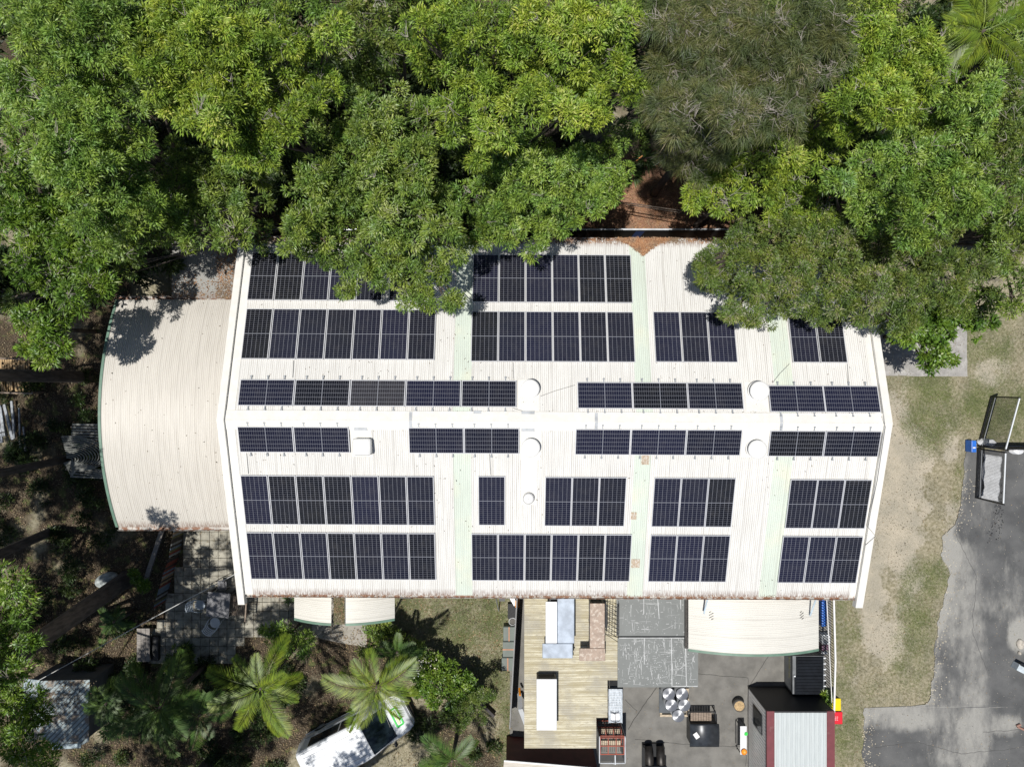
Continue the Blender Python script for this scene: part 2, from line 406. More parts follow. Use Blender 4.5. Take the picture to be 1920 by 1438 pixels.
edge = [(1812, 845), (1806, 900), (1802, 950), (1790, 985), (1766, 1005), (1764, 1040), (1780, 1075), (1775, 1105), (1765, 1140), (1758, 1190), (1752, 1240), (1744, 1300), (1735, 1322),
        (1650, 1325), (1622, 1322), (1618, 1380), (1612, 1450), (1612, 2600), (5200, 2600), (5200, 845)]
poly = jag([W(*e) for e in edge], .05, .16, 4)
DU = [(1770, 1050, 30, 60, 1), (1800, 1080, 40, 60, .8), (1690, 1340, 70, 30, .9), (1770, 1300, 50, 60, .6), (1820, 1260, 30, 200, .7), (1790, 1180, 40, 60, .6), (1850, 1020, 30, 80, .35), (1885, 1100, 40, 60, .4), (1760, 1400, 60, 50, .4), (1830, 1400, 30, 60, .8), (1880, 1360, 30, 20, .6), (1910, 1190, 20, 30, .9), (1840, 1130, 40, 30, .5)]
bx = [q.x for q in poly]; by = [q.y for q in poly]
ax = np.concatenate([np.arange(16.0, 26, .12), [28, 40, 60, 100]]); ay = np.concatenate([[-46, -30, -22], np.arange(-19, -2.9, .12)])
me_o = None
def poly_sheet(name, poly, z, m, attrs=None, st=.25):
    """flat sheet with a ragged outline: tessellated so that painted masks have somewhere to live"""
    import bmesh
    bm = bmesh.new(); vs = [bm.verts.new((q[0], q[1], z)) for q in poly]; f = bm.faces.new(vs)
    bmesh.ops.triangulate(bm, faces=[f])
    if attrs:
        xs_ = np.arange(min(q[0] for q in poly), min(27, max(q[0] for q in poly)), st); ys_ = np.arange(max(-20, min(q[1] for q in poly)), max(q[1] for q in poly), st)
        for x in xs_: bmesh.ops.bisect_plane(bm, geom=bm.verts[:] + bm.edges[:] + bm.faces[:], plane_co=(x, 0, 0), plane_no=(1, 0, 0))
        for y in ys_: bmesh.ops.bisect_plane(bm, geom=bm.verts[:] + bm.edges[:] + bm.faces[:], plane_co=(0, y, 0), plane_no=(0, 1, 0))
    me = bpy.data.meshes.new(name); bm.to_mesh(me); bm.free(); me.materials.append(m)
    if attrs:
        n = len(me.vertices); co_ = np.empty(n * 3, np.float32); me.vertices.foreach_get('co', co_); co_ = co_.reshape(-1, 3)
        for an, fn in attrs.items():
            a = me.attributes.new(an, 'FLOAT', 'POINT'); a.data.foreach_set('value', fn(co_[:, 0].astype(float), co_[:, 1].astype(float)).astype(np.float32))
    o = bpy.data.objects.new(name, me); COL.objects.link(o); return tag(o, kind='structure')
def fdust(X, Y): return np.clip(blobs(X, Y, DU) * .95 + (fbm(X, Y, 1.6, 21) - .56) * .9 + np.clip(.35 - (X - np.interp(-Y, yk, xk)), 0, .35) * 1.2, 0, 1)
ev = [(W(*e).y, W(*e).x) for e in edge[:16]]
yy = np.concatenate([np.arange(ev[0][0], -20, -.08), [-24, -34, -60]]); yk = np.array([-e[0] for e in ev]); xk = np.array([e[1] for e in ev])
for i_ in range(1, len(yk)): yk[i_] = max(yk[i_], yk[i_ - 1] + .02)
ex = np.interp(-yy, yk, xk); ex = ex + (fbm(yy * 1.0, yy * 0 + 3, .5, 71) - .5) * .35 + (fbm(yy, yy * 0 + 9, .12, 72) - .5) * .1
uu = np.concatenate([np.arange(0, 11, .12) / 11 * 11, [14, 20, 40, 100]])
XX = ex[:, None] + uu[None]; YY = np.repeat(yy[:, None], len(uu), 1) + (uu[None] == 0) * 0
top = (fbm(XX[0], XX[0] * 0, .3, 5) - .5) * .12; YY[0] += top
me = bpy.data.meshes.new('driveway'); nx_, ny_ = len(uu), len(yy)
vs_ = np.stack([XX, YY, np.full_like(XX, .034)], -1).reshape(-1, 3)
fs_ = [(j * nx_ + i, (j + 1) * nx_ + i, (j + 1) * nx_ + i + 1, j * nx_ + i + 1) for j in range(ny_ - 1) for i in range(nx_ - 1)]
me.from_pydata(vs_.tolist(), [], fs_); me.materials.append(m)
a_ = me.attributes.new('dust_pale', 'FLOAT', 'POINT'); a_.data.foreach_set('value', fdust(XX, YY).ravel().astype(np.float32))
tag(sc.collection.objects.link(bpy.data.objects.new('driveway', me)) or bpy.data.objects['driveway'], kind='structure')
# concrete yard, path, slabs
M_conc = mat('yard_concrete', (.155, .15, .138), .85, var=.22, scale=1.3, dirt=(.2, .19, .17), damt=(.5, .8), dscale=1.1, kind='World', speck=.1, b=.3, bs=60)
M_conc2 = mat('path_concrete', (.30, .28, .245), .85, var=.12, scale=2, dirt=(.22, .20, .15), damt=(.5, .8), dscale=3, kind='World', speck=.08)
poly_sheet('yard_slab', [W(*q) for q in ((956, 1050), (1558, 1050), (1558, 1500), (1560, 1560), (956, 1560))], .036, M_conc)
poly_sheet('entry_path', [W(*q) for q in ((585, 1110), (690, 1110), (688, 1212), (640, 1205), (600, 1196), (585, 1190))], .036, M_conc2)
poly_sheet('corner_slab', jag([W(*q) for q in ((1600, 600), (1812, 600), (1813, 706), (1600, 704))], .015, .3, 8), .036, mat('old_slab', (.30, .29, .275), .85, var=.15, scale=3, dirt=(.42, .41, .39), damt=(.5, .7), dscale=2.5, kind='World', speck=.1))
jm = MB()
def crack(pts, w, seed):
    q = jag([W(*a) for a in pts], .015, .12, seed, close=False)
    for a, b in zip(q[:-1], q[1:]): jm.bar((a.x, a.y, .037), (b.x, b.y, .037), w, .006)
crack([(1205, 1262), (1310, 1262), (1402, 1270), (1402, 1290), (1440, 1230), (1475, 1215)], .02, 2)
crack([(1232, 1286), (1190, 1345), (1175, 1370)], .03, 3); crack([(1172, 1310), (1198, 1335)], .02, 4); crack([(1190, 1385), (1300, 1395), (1400, 1400)], .02, 5)
crack([(1402, 1290), (1398, 1440)], .02, 6)
tag(jm.build('slab_joint', mat('joint_dark', (.05, .048, .045), .9)), kind='structure')
# paver patio: individual square slabs proud of dark joints
MP = mat('paver', (.30, .285, .235), .85, var=.3, scale=2.3, dirt=(.11, .09, .065), damt=(.5, .72), dscale=3.2, kind='World', speck=.12)
pv = MB(); rp = random.Random(3); ppoly = [W(*q) for q in ((352, 975), (470, 975), (470, 1050), (560, 1108), (548, 1180), (500, 1195), (455, 1200), (430, 1245), (285, 1245), (286, 1185), (310, 1140), (335, 1060))]
x = -17.5
while x < -9:
    y = -13.6
    while y < -5.5:
        if pip(np.array([x]), np.array([y]), ppoly)[0]:
            h = .055 + rp.uniform(-.006, .006); a = .19
            pv.rbox((x, y, h / 2), (.385, .385, h), rp.uniform(-.01, .01))
        y += .408
    x += .408
tag(pv.build('patio_paving', MP), kind='structure')

# ------------------------------------------------------------------ main building
TH = R(-0.3); RX, RY, RZ, SL = 1.6, -1.44, 6.0, .29
BX0, BX1 = -10.9, 14.1; YL, YU = 7.25, 7.3     # half spans below / above the ridge
def roofz(x, y, off=0): return RZ - SL * abs(-(x - RX) * math.sin(TH) + (y - RY) * math.cos(TH)) + off
def corr(name, x0, x1, y0, y1, zf, mat_, parent, waves='x', pitch=.076, amp=.009, lift=0, steps=6, nother=12, eave=None, skin=.0):
    """corrugated sheet as real geometry; 'valley' marks the troughs, 'eave' the rusting low edge"""
    if waves == 'x':
        nx = max(2, int(round((x1 - x0) / pitch * steps))) + 1; ny = nother
    else:
        ny = max(2, int(round((y1 - y0) / pitch * steps))) + 1; nx = nother
    xs = np.linspace(x0, x1, nx); ys = np.linspace(y0, y1, ny)
    def ph(X, Y): return np.cos(2 * np.pi * (X if waves == 'x' else Y) / pitch)
    def Z(X, Y): return zf(X, Y) + amp * ph(X, Y) + lift
    def val_(X, Y): return np.clip(-ph(X, Y) * .5 + .5, 0, 1) ** 2
    def ev(X, Y):
        if eave is None: return np.zeros_like(X)
        return np.clip(1 - np.abs(Y - eave[0]) / eave[1], 0, 1) if len(eave) < 3 else np.clip(1 - np.abs(X - eave[0]) / eave[1], 0, 1)
    o = grid_sheet(name, xs, ys, 0, dict(valley=val_, eave=ev), mat_, Z)
    if parent is not None: o.parent = parent; o.location = -offset(parent)
    return o
bld = thing('workshop_building', 'long cream corrugated gable-roofed workshop carrying the rows of solar panels', 'building', (RX, RY, 0), TH)
zl = lambda X, Y: RZ - SL * np.abs(Y)
lx0, lx1 = BX0 - RX, BX1 - RX
strips = [(-2.27, -1.58), (4.74, 5.38), (10.13, 10.85)]
def bcorr(name, x0, x1, y0, y1, mat_, lift=0, eave=None):
    o = corr(name, x0, x1, y0, y1, zl, mat_, None, lift=lift, eave=eave, nother=24); o.parent = bld; return o
cuts = [lx0] + [c - RX for s_ in strips for c in s_] + [lx1]
for k in range(4):
    a, b = cuts[2 * k], cuts[2 * k + 1]
    bcorr('roof_slope', a, b, -YL, -.05, M_roof, eave=(-YL, .05)); bcorr('roof_slope', a, b, .05, YU, M_roof, eave=(YU, .25))
for a, b in strips:
    bcorr('skylight_strip', a - RX - .03, b - RX + .03, -YL, -.05, M_skyl, lift=-.004)
    bcorr('skylight_strip', a - RX - .03, b - RX + .03, .05, YU, M_skyl, lift=-.004)
rc = MB()
for s_ in (-1, 1):
    rc.quad(*[(x, y, z) for x, y, z in ([(lx0, 0, RZ + .045), (lx0, s_ * .36, RZ - SL * .36 + .035), (lx1, s_ * .36, RZ - SL * .36 + .035), (lx1, 0, RZ + .045)][::s_])])
o = rc.build('ridge_cap', M_cream, bld, local=True, solid=.01); o.modifiers[0].offset = -1
for px in (770, 1118, 1465):
    x = (px - 960) * 27 / F - RX
    tape = MB()
    for s_ in (-1, 1): tape.rbox((x, s_ * .17, RZ + .053 - SL * .17), (.12, .34, .006), 0, Matrix.Rotation(-s_ * math.atan(SL), 4, 'X'))
    tape.build('flashing_patch', mat('grey_tape', (.42, .44, .46), .5), bld, local=True)
for px, s_ in ((895, 1), (676, -1), (990, 1), (990, -1)):
    x = (px - 960) * 27 / F - RX; tape = MB(); tape.rbox((x, s_ * .33, RZ + .049 - SL * .33), (.5 if px != 895 else .3, .12, .006), 0, Matrix.Rotation(-s_ * math.atan(SL), 4, 'X'))
    tape.build('flashing_patch', mat('grey_tape', (.42, .44, .46), .5), bld, local=True)
for side, (a, b) in (('L', (lx0 - .27, lx0 - .0)), ('R', (lx1, lx1 + .29))):
    mb = MB()
    for s_ in (-1, 1):
        e = (YL + .42) if s_ < 0 else YU + .35
        p0 = [(a, 0, RZ + .16), (b, 0, RZ + .16), (b, s_ * e, RZ - SL * e + .16), (a, s_ * e, RZ - SL * e + .16)]
        lo = [(x, y, z - .3) for x, y, z in p0]
        n = len(mb.v); mb.v += p0 + lo
        fs = [(0, 1, 2, 3), (7, 6, 5, 4), (1, 5, 6, 2), (3, 2, 6, 7), (0, 3, 7, 4)]
        mb.f += [tuple(n + i for i in (q if s_ < 0 else q[::-1])) for q in fs]
    mb.build('barge_cap', M_cream, bld, local=True)
    inn = MB(); ia, ib = (b + .02, b + .34) if side == 'L' else (a - .26, a - .02)
    for s_ in (-1, 1):
        e = YL if s_ < 0 else YU
        q = [(ia, s_ * .02, RZ + .02), (ib, s_ * .02, RZ + .02), (ib, s_ * e, RZ - SL * e + .02), (ia, s_ * e, RZ - SL * e + .02)]
        inn.quad(*(q if s_ < 0 else q[::-1]))
    inn.build('verge_flashing', M_cream, bld, local=True)
for s_, e in ((-1, YL), (1, YU)):
    z = RZ - SL * e; mb = MB(); y0 = s_ * (e - .02); y1 = s_ * (e + .11)
    mb.box(lx0, lx1, min(y0, y1), max(y0, y1), z - .13, z - .10)
    mb.box(lx0, lx1, min(y1, y1 + s_ * .015), max(y1, y1 + s_ * .015), z - .13, z - .02)
    mb.build('gutter', M_gutter, bld, local=True)
wl = MB()
wl.box(lx0 + .05, lx1 - .05, -YL + .3, -YL + .45, 0, RZ - SL * (YL - .3) - .03); wl.build('wall', M_brick, bld, local=True)
wl = MB(); wl.box(lx0 + .05, lx1 - .05, YU - .45, YU - .3, 0, RZ - SL * (YU - .3) - .03); wl.build('wall', M_brick, bld, local=True)
for x in (lx0 + .05, lx1 - .2):
    wl = MB(); pts = [(-YL + .46, 0), (YU - .46, 0), (YU - .46, RZ - SL * (YU - .46) - .04), (0, RZ - .05), (-YL + .46, RZ - SL * (YL - .46) - .04)]
    n = 5; wl.v = [(x, q[0], q[1]) for q in pts] + [(x + .15, q[0], q[1]) for q in pts]
    wl.f = [tuple(reversed(range(5))), tuple(range(5, 10))] + [(i, (i + 1) % 5, 5 + (i + 1) % 5, 5 + i) for i in range(5)]
    wl.build('wall', M_brick, bld, local=True)
# smooth flashing trays running from the ridge over the vents
Rm = Matrix.Rotation(-TH, 4, 'Z')
def tray(x0, x1, py0, py1, zz=.022):
    for_y = []
    a, b = hitroof(x0, py0), hitroof(x1, py1)
    q = [(a[0], a[1]), (b[0], a[1]), (b[0], b[1]), (a[0], b[1])]
    tr = MB(); tr.quad(*[(x, y, roofz(x, y, zz)) for x, y in reversed(q)])
    o = tr.build('flashing_tray', M_cream, bld); o.data.transform(Rm)
def hitroof(px, py, off=0):
    z = 5.0
    for _ in range(60):
        q = W(px, py, z); z = roofz(q.x, q.y, off)
    return W(px, py, z)
for a in ((971, 1011, 712, 771), (1395, 1441, 716, 772), (976, 1014, 803, 862), (1393, 1440, 803, 857), (656, 700, 800, 856), (977, 1006, 862, 946)): tray(a[0], a[1], a[2], a[3])
# rust patches on the skylight strips
for a in ((1203, 853, 1217, 871), (1183, 960, 1193, 974), (1184, 1048, 1199, 1064)):
    rp_ = MB(); q0, q1 = hitroof(a[0], a[1]), hitroof(a[2], a[3]); rp_.quad(*[(x, y, roofz(x, y, .014)) for x, y in ((q0.x, q1.y), (q1.x, q1.y), (q1.x, q0.y), (q0.x, q0.y))])
    o = rp_.build('rusted_patch', mat('rusted_patch', (.42, .33, .24), .8, var=.2, scale=10, stretch=(4, 1, 1), dirt=(.62, .6, .55), damt=(.5, .6), dscale=9), bld); o.data.transform(Rm)
# cables lying on the roof
for pts in (((1013, 743), (1040, 733), (1078, 722)), ((1448, 718), (1462, 700), (1480, 682)), ((962, 765), (985, 772), (1060, 775), (1200, 777), (1400, 778), (1640, 780)), ((1650, 780), (1655, 800), (1640, 900), (1622, 985)), ((1622, 985), (1637, 1003), (1618, 1020)),
            ((551, 676), (549, 708)), ((962, 680), (963, 710)), ((918, 850), (920, 890)), ((463, 850), (466, 888)), ((1588, 682), (1590, 716))):
    q = [hitroof(*a) for a in pts]; q = [(a.x, a.y, roofz(a.x, a.y, .03 if a.x < 14 else .2)) for a in q]; cb = MB(); cb.tube(q, .009, 5)
    o = cb.build('cable', mat('grey_cable', (.2, .2, .2), .6), bld); o.data.transform(Rm)

# ---- solar panels
pf = MB(); a, b, h = PW / 2, PL / 2, .035
pf.box(-a, a, -b, -b + .03, 0, h); pf.box(-a, a, b - .03, b, 0, h); pf.box(-a, -a + .028, -b + .03, b - .03, 0, h); pf.box(a - .028, a, -b + .03, b - .03, 0, h)
pg = MB(); pg.box(-a + .027, a - .027, -b + .029, b - .029, .004, .029)
def panel_proto(paler, land):
    t = thing('solar_panel', 'x', 'solar panel')
    pf.build('frame', M_alu, t, local=True)
    pg.build('cell_sheet', M_solar_pale if paler else M_solar, t, local=True)
    if land:
        for y in (-.62, .02, .66):
            r = MB(); r.box(-.68, .68, y - .02, y + .02, -.035, -.003)
            for e in (-.69, .64): r.box(e, e + .05, y - .035, y + .035, -.10, .012)
            r.build('mounting_rail', M_grey, t, local=True)
    return t
protos = {}
ORD = ['first', 'second', 'third', 'fourth', 'fifth', 'sixth', 'seventh']
def place(n, land, TL, TR, BL, BR, desc, paler=(), group='upright solar panels'):
    c = [hitroof(*q, off=.1) for q in (TL, TR, BL, BR)]
    cx = sum(q.x for q in c) / 4; cy = sum(q.y for q in c) / 4
    s = 1 if cy > RY else -1
    tilt = Matrix.Rotation(-s * math.atan(SL), 4, 'X'); RR = Matrix.Rotation(TH, 4, 'Z') @ tilt
    wd = ((c[1] - c[0]).length + (c[3] - c[2]).length) / 2; pitch = wd / n
    for i in range(n):
        key = (i in paler, land)
        if key not in protos: protos[key] = panel_proto(*key); t = protos[key]
        else: t = copy_tree(protos[key])
        u = (i - (n - 1) / 2) * pitch
        M = Matrix.Translation((cx, cy, roofz(cx, cy, .075 if land else .06))) @ RR @ Matrix.Translation((u, 0, 0))
        if land: M = M @ Matrix.Rotation(R(90), 4, 'Z')
        t.matrix_world = M
        if n == 1: lab = desc
        elif n == 2: lab = f"{'left' if i == 0 else 'right'} one of the two {desc}"
        else: lab = f"{ORD[i]} from the left of the {['','','','three','four','five','six','seven'][n]} {desc}"
        tag(t, lab, 'solar panel', group)
LG = 'solar panels laid sideways along the ridge'
t5 = (50.5, .3)
place(5, 0, (471, 471.5), (722, 474), (463, 563.5), (717, 565.5), 'top-row panels half under the overhanging tree')
place(1, 0, (731, 474), (781, 474.5), (730, 565.5), (781, 566), 'single top-row panel mostly hidden under the overhanging tree')
place(7, 0, (460.8, 578.5), (818, 580), (450.7, 674), (815.3, 675.7), 'upright panels in the second row, upper left')
place(5, 1, (449.4, 712), (969, 713.8), (445, 761.6), (969, 763), 'sideways panels just above the ridge, left end', (2,), LG)
place(6, 0, (885.7, 476.3), (1183.4, 478.6), (885, 566.6), (1187.4, 569.3), 'top-row panels partly in tree shade')
place(6, 0, (883.8, 583), (1188.2, 586), (882.2, 677.6), (1191.6, 680.2), 'sunlit upright panels in the second row, middle')
place(3, 1, (1082, 716.7), (1392, 719), (1082.5, 765.6), (1394.8, 767.7), 'sideways panels above the ridge, between white vents', (), LG)
place(3, 0, (1223.5, 584.3), (1378.5, 586), (1229, 679), (1382, 680.2), 'upright panels with one corner under the right-hand tree')
place(2, 0, (1478, 586), (1582, 587), (1484.6, 679), (1587, 680), 'upright panels tucked under the tree near the right gable')
place(2, 1, (1441, 723.8), (1646.4, 724.4), (1444, 772), (1651, 773), 'sideways panels above the ridge, right gable end', (), LG)
place(2, 1, (444.2, 800), (655.5, 800), (448.3, 847.3), (655.5, 848), 'sideways panels below the ridge beside the square vent', (), LG)
place(2, 1, (765.6, 802), (974, 802.9), (766, 849), (974, 849.5), 'sideways panels below the ridge left of middle vent', (), LG)
place(3, 1, (1078.6, 804.2), (1392.4, 806.7), (1077.8, 850.9), (1388.3, 853.6), 'sideways panels below the ridge between round vents', (), LG)
place(2, 1, (1443.9, 806.7), (1653.3, 809.4), (1439.9, 854), (1646.8, 856.3), 'sideways panels below the ridge, right gable end', (), LG)
place(7, 0, (449.6, 891), (814, 892), (459, 983), (815.5, 984.6), 'upright panels in the third row, lower left')
place(7, 0, (461, 998), (816.3, 998.7), (469, 1086), (817.6, 1086.8), 'upright panels in the bottom row, lower left')
place(1, 0, (896.6, 892), (947, 892), (896.6, 985), (947, 985), 'lone upright panel left of the small turbine vent')
place(3, 0, (1022.2, 893.7), (1175.5, 893.7), (1020, 986), (1170.9, 987.3), 'upright panels right of the small turbine vent')
place(6, 0, (883.4, 1000), (1185.8, 1002), (883.9, 1088), (1180.9, 1090), 'upright panels in the bottom row, middle')
place(3, 0, (1226.2, 895.6), (1380.2, 897), (1221.6, 986.5), (1372, 987.8), 'third-row upright panels between two skylight strips')
place(3, 0, (1219.7, 1002.2), (1369.3, 1004), (1214.8, 1090), (1362.6, 1091), 'bottom-row upright panels between two skylight strips')
place(3, 0, (1482.7, 897.8), (1636, 899.7), (1471.9, 989.7), (1622.1, 991.4), 'third-row upright panels by the right gable')
place(3, 0, (1468.6, 1004), (1619.4, 1006.3), (1457.5, 1091.7), (1605.9, 1093.6), 'bottom-row upright panels by the right gable')

# ---- roof vents
def round_vent(px, py, label, r=.36, h=.42):
    q = hitroof(px, py, .45); z = roofz(q.x, q.y)
    t = thing('roof_vent', label, 'roof vent', (q.x, q.y, z), 0, 'round white vents on the roof')
    m = MB(); m.lathe((0, 0, 0), [(r * .86, -.15), (r * .86, h - .14), (r * .8, h - .12)], 32); m.build('throat', mat('vent_throat', (.36, .36, .36), .5), t, local=True)
    m = MB(); m.lathe((0, 0, 0), [(r * .97, h - .13), (r * 1.0, h - .1), (r, h - .03), (r * .9, h), (r * .5, h + .035), (r * .02, h + .05)], 40)
    m.build('cap', M_white, t, local=True, smooth=False)
    m = MB(); m.lathe((0, 0, 0), [(r * 1.02, .10), (r * 1.02, .13), (r * .87, .13)], 32); m.build('collar', M_white, t, local=True)
round_vent(994, 729, 'round white vent above the ridge between the two middle panel rows')
round_vent(1426, 733, 'round white vent above the ridge nearest the right gable', .37)
round_vent(995, 840, 'round white vent below the ridge, above the small turbine vent')
round_vent(1422, 843, 'round white vent below the ridge nearest the right gable', .36)
q = hitroof(678, 838, .4); z = roofz(q.x, q.y)
t = thing('roof_vent', 'square white cowl vent with rounded corners below the ridge at left', 'roof vent', (q.x, q.y, z), TH)
m = MB(); m.box(-.34, .34, -.3, .3, -.1, .3); m.build('throat', MC['vent_throat'], t, local=True)
m = MB(); m.box(-.36, .36, -.33, .33, .18, .44); m.build('cap', M_white, t, local=True, bevel=.11)
m = MB(); m.box(-.45, .45, .28, .4, .0, .012); m.build('flashing', mat('grey_tape', (.42, .44, .46)), t, local=True)
q = hitroof(991, 935, .25); z = roofz(q.x, q.y)
t = thing('turbine_vent', 'small round ribbed turbine vent on a stained flashing below the ridge', 'roof vent', (q.x, q.y, z))
m = MB(); m.lathe((0, 0, 0), [(.17, -.1), (.17, .08), (.2, .1)], 24); m.build('base', M_cream, t, local=True)
m = MB()
for k in range(22):
    a = 2 * math.pi * k / 22; ca, sa = math.cos(a), math.sin(a); cb_, sb = math.cos(a + .22), math.sin(a + .22)
    m.quad((.19 * ca, .19 * sa, .1), (.19 * cb_, .19 * sb, .1), (.235 * cb_, .235 * sb, .2), (.23 * ca, .23 * sa, .2))
    m.quad((.23 * ca, .23 * sa, .2), (.235 * cb_, .235 * sb, .2), (.17 * cb_, .17 * sb, .27), (.16 * ca, .16 * sa, .27))
m.build('fin', M_white, t, local=True)
m = MB(); m.lathe((0, 0, 0), [(.215, .245), (.19, .285), (.1, .31), (.01, .315)], 28); m.build('cap', M_white, t, local=True, smooth=True)
m = MB(); m.lathe((0, 0, .315), [(.012, 0), (.012, .02), (.004, .025)], 8); m.build('bolt', M_darkmetal, t, local=True)
# satellite dish on the upper right corner
q = W(1672, 598, 5.9)
t = thing('satellite_dish', 'white satellite dish on a short mast at the gable corner', 'satellite dish', (q.x, q.y, 5.1))
m = MB(); m.tube([(-.35, -.35, -.3), (-.1, -.1, .35), (0, 0, .7)], .025); m.build('mast', M_grey, t, local=True)
m = MB(); m.lathe((0, 0, 0), [(.02, 0), (.12, .01), (.25, .045), (.33, .085), (.335, .095), (.33, .09), (.25, .05), (.12, .02), (.02, .01)], 28)
o = m.build('reflector', M_white, t, local=True, smooth=True); o.location = (0, 0, .78); o.rotation_euler = (R(-48), R(35), 0)
m = MB(); m.tube([(0, 0, .78), (.15, .25, 1.0), (.2, .32, 1.12)], .015); m.rbox((.2, .33, 1.13), (.07, .07, .1)); m.build('receiver_arm', M_grey, t, local=True)

# ------------------------------------------------------------------ annex with arched roof
AX0, AX1, AY0, AY1 = -16.84, -11.16, -6.12, 3.57
def arch(y, lo=2.7, rise=1.3, a=AY0, b=AY1):
    u = (y - (a + b) / 2) / ((b - a) / 2); return lo + rise * (1 - u * u)
t = thing('arched_annex', 'low annex with an arched cream corrugated roof and green edge trim', 'building', (-14, -1.3, 0))
corr('roof', AX0, AX1, AY0, AY1, lambda X, Y: arch(Y), M_annex, t, nother=60, eave=(AY0, .3))
ys_ = np.linspace(AY0, AY1, 40)
m = MB()
for a, b in zip(ys_[:-1], ys_[1:]):
    za, zb = arch(a) + .03, arch(b) + .03
    m.quad((AX0 - .05, a, za), (AX0 + .06, a, za), (AX0 + .06, b, zb), (AX0 - .05, b, zb)); m.quad((AX0 - .05, b, zb), (AX0 - .05, b, zb - .25), (AX0 - .05, a, za - .25), (AX0 - .05, a, za))
m.build('edge_trim', M_green, t)
for y, s_ in ((AY0, -1), (AY1, 1)):
    m = MB(); m.box(AX0, AX1, min(y + s_ * .02, y + s_ * .14), max(y + s_ * .02, y + s_ * .14), 2.55, 2.58); m.box(AX0, AX1, min(y + s_ * .14, y + s_ * .155), max(y + s_ * .14, y + s_ * .155), 2.55, 2.68)
    m.build('gutter', M_gutter, t)
m = MB()
n = len(ys_); m.v = [(AX0 + .3, y, 0) for y in ys_] + [(AX0 + .3, y, arch(y) - .05) for y in ys_]; m.f = [(i, i + 1, n + i + 1, n + i) for i in range(n - 1)]
m.build('wall', M_brick, t, solid=.1)
for y in (AY0 + .3, AY1 - .3):
    m = MB(); m.box(AX0 + .3, AX1, y - .06, y + .06, 0, 2.65); m.build('wall', M_brick, t)

# small lean-to roof north of the annex, old roof far left, shed bottom left
def flat_roof(name, label, cat, px, z, mt, waves='x', slope=0, posts=True, eave=.2, group=None, gaps=0):
    X0, X1, Y0, Y1 = rect(*px, z)
    t = thing(name, label, cat, ((X0 + X1) / 2, (Y0 + Y1) / 2, 0), 0, group)
    corr('roof', X0, X1, Y0, Y1, lambda X, Y: z + (Y - Y0) * slope + X * 0, mt, t, waves=waves, nother=8, eave=(Y0, eave))
    m = MB()
    for x in (X0 + .1, X1 - .1):
        for y in (Y0 + .1, Y1 - .1): m.box(x - .045, x + .045, y - .045, y + .045, 0, z - .12 + (y - Y0) * slope)
    for y in (Y0 + .1, (Y0 + Y1) / 2, Y1 - .1): m.box(X0, X1, y - .03, y + .03, z - .12 + (y - Y0) * slope, z - .03 + (y - Y0) * slope)
    m.build('post_frame', M_wood, t)
    return t, (X0, X1, Y0, Y1)
flat_roof('lean_to_roof', 'small grey corrugated lean-to roof strewn with leaves above the annex', 'roof', (322, 452, 447, 560), 2.75, M_greyroof)
flat_roof('garden_shelter', 'low weathered slatted shelter roof at the left edge among leaves', 'roof', (-60, 505, 62, 585), 2.2, roof_mat('bleached_slats', (.36, .32, .28), .9, line='y'), waves='y')

# bottom-left shed with diagonal sheets
z = 2.2; c = W(102, 1337, z)
t = thing('garden_shed', 'grey-blue shed roof with diagonal sheeting covered in dry leaves', 'shed', (c.x, c.y, 0))
m_dg, nt, p = newmat('diagonal_sheet')
v = coord(nt, 'Object', (1, 1, 1), (0, 0, R(-45)))
s = nt.nodes.new('ShaderNodeSeparateXYZ'); nt.links.new(v, s.inputs[0])
w_ = val(nt, 'SINE', val(nt, 'MULTIPLY', s.outputs[1], 2 * math.pi / .16))
cc = mixc(nt, step(nt, w_, .2, .9), (.27, .33, .34), (.09, .10, .10))
cc = mixc(nt, step(nt, noise(nt, v, 2.2, 6, .65), .48, .6), cc, (.17, .135, .1))
nt.links.new(cc, p.inputs['Base Color']); p.inputs['Roughness'].default_value = .5
m = MB(); m.prism([W(38, 1277, z), W(168, 1274, z), W(166, 1390, z), (W(150, 1398, z)), W(100, 1398, z), W(60, 1360, z), W(36, 1340, z)][::-1], z - .04, z); m.build('roof', m_dg, t)
m = MB(); m.bar(W(44, 1275, z + .02), W(44, 1345, z + .02), .2, .05); m.bar(W(98, 1400, z + .02), W(152, 1397, z + .02), .2, .05); m.bar(W(40, 1275, z + .03), W(75, 1279, z + .03), .2, .05)
m.build('edge_cap', mat('blue_grey_cap', (.30, .37, .4), .5, var=.2), t)
X0, X1, Y0, Y1 = rect(45, 1282, 160, 1388, z); m = MB(); m.box(X0, X1, Y0, Y1, 0, z - .05); m.build('wall', mat('shed_wall', (.1, .1, .095), .8), t)

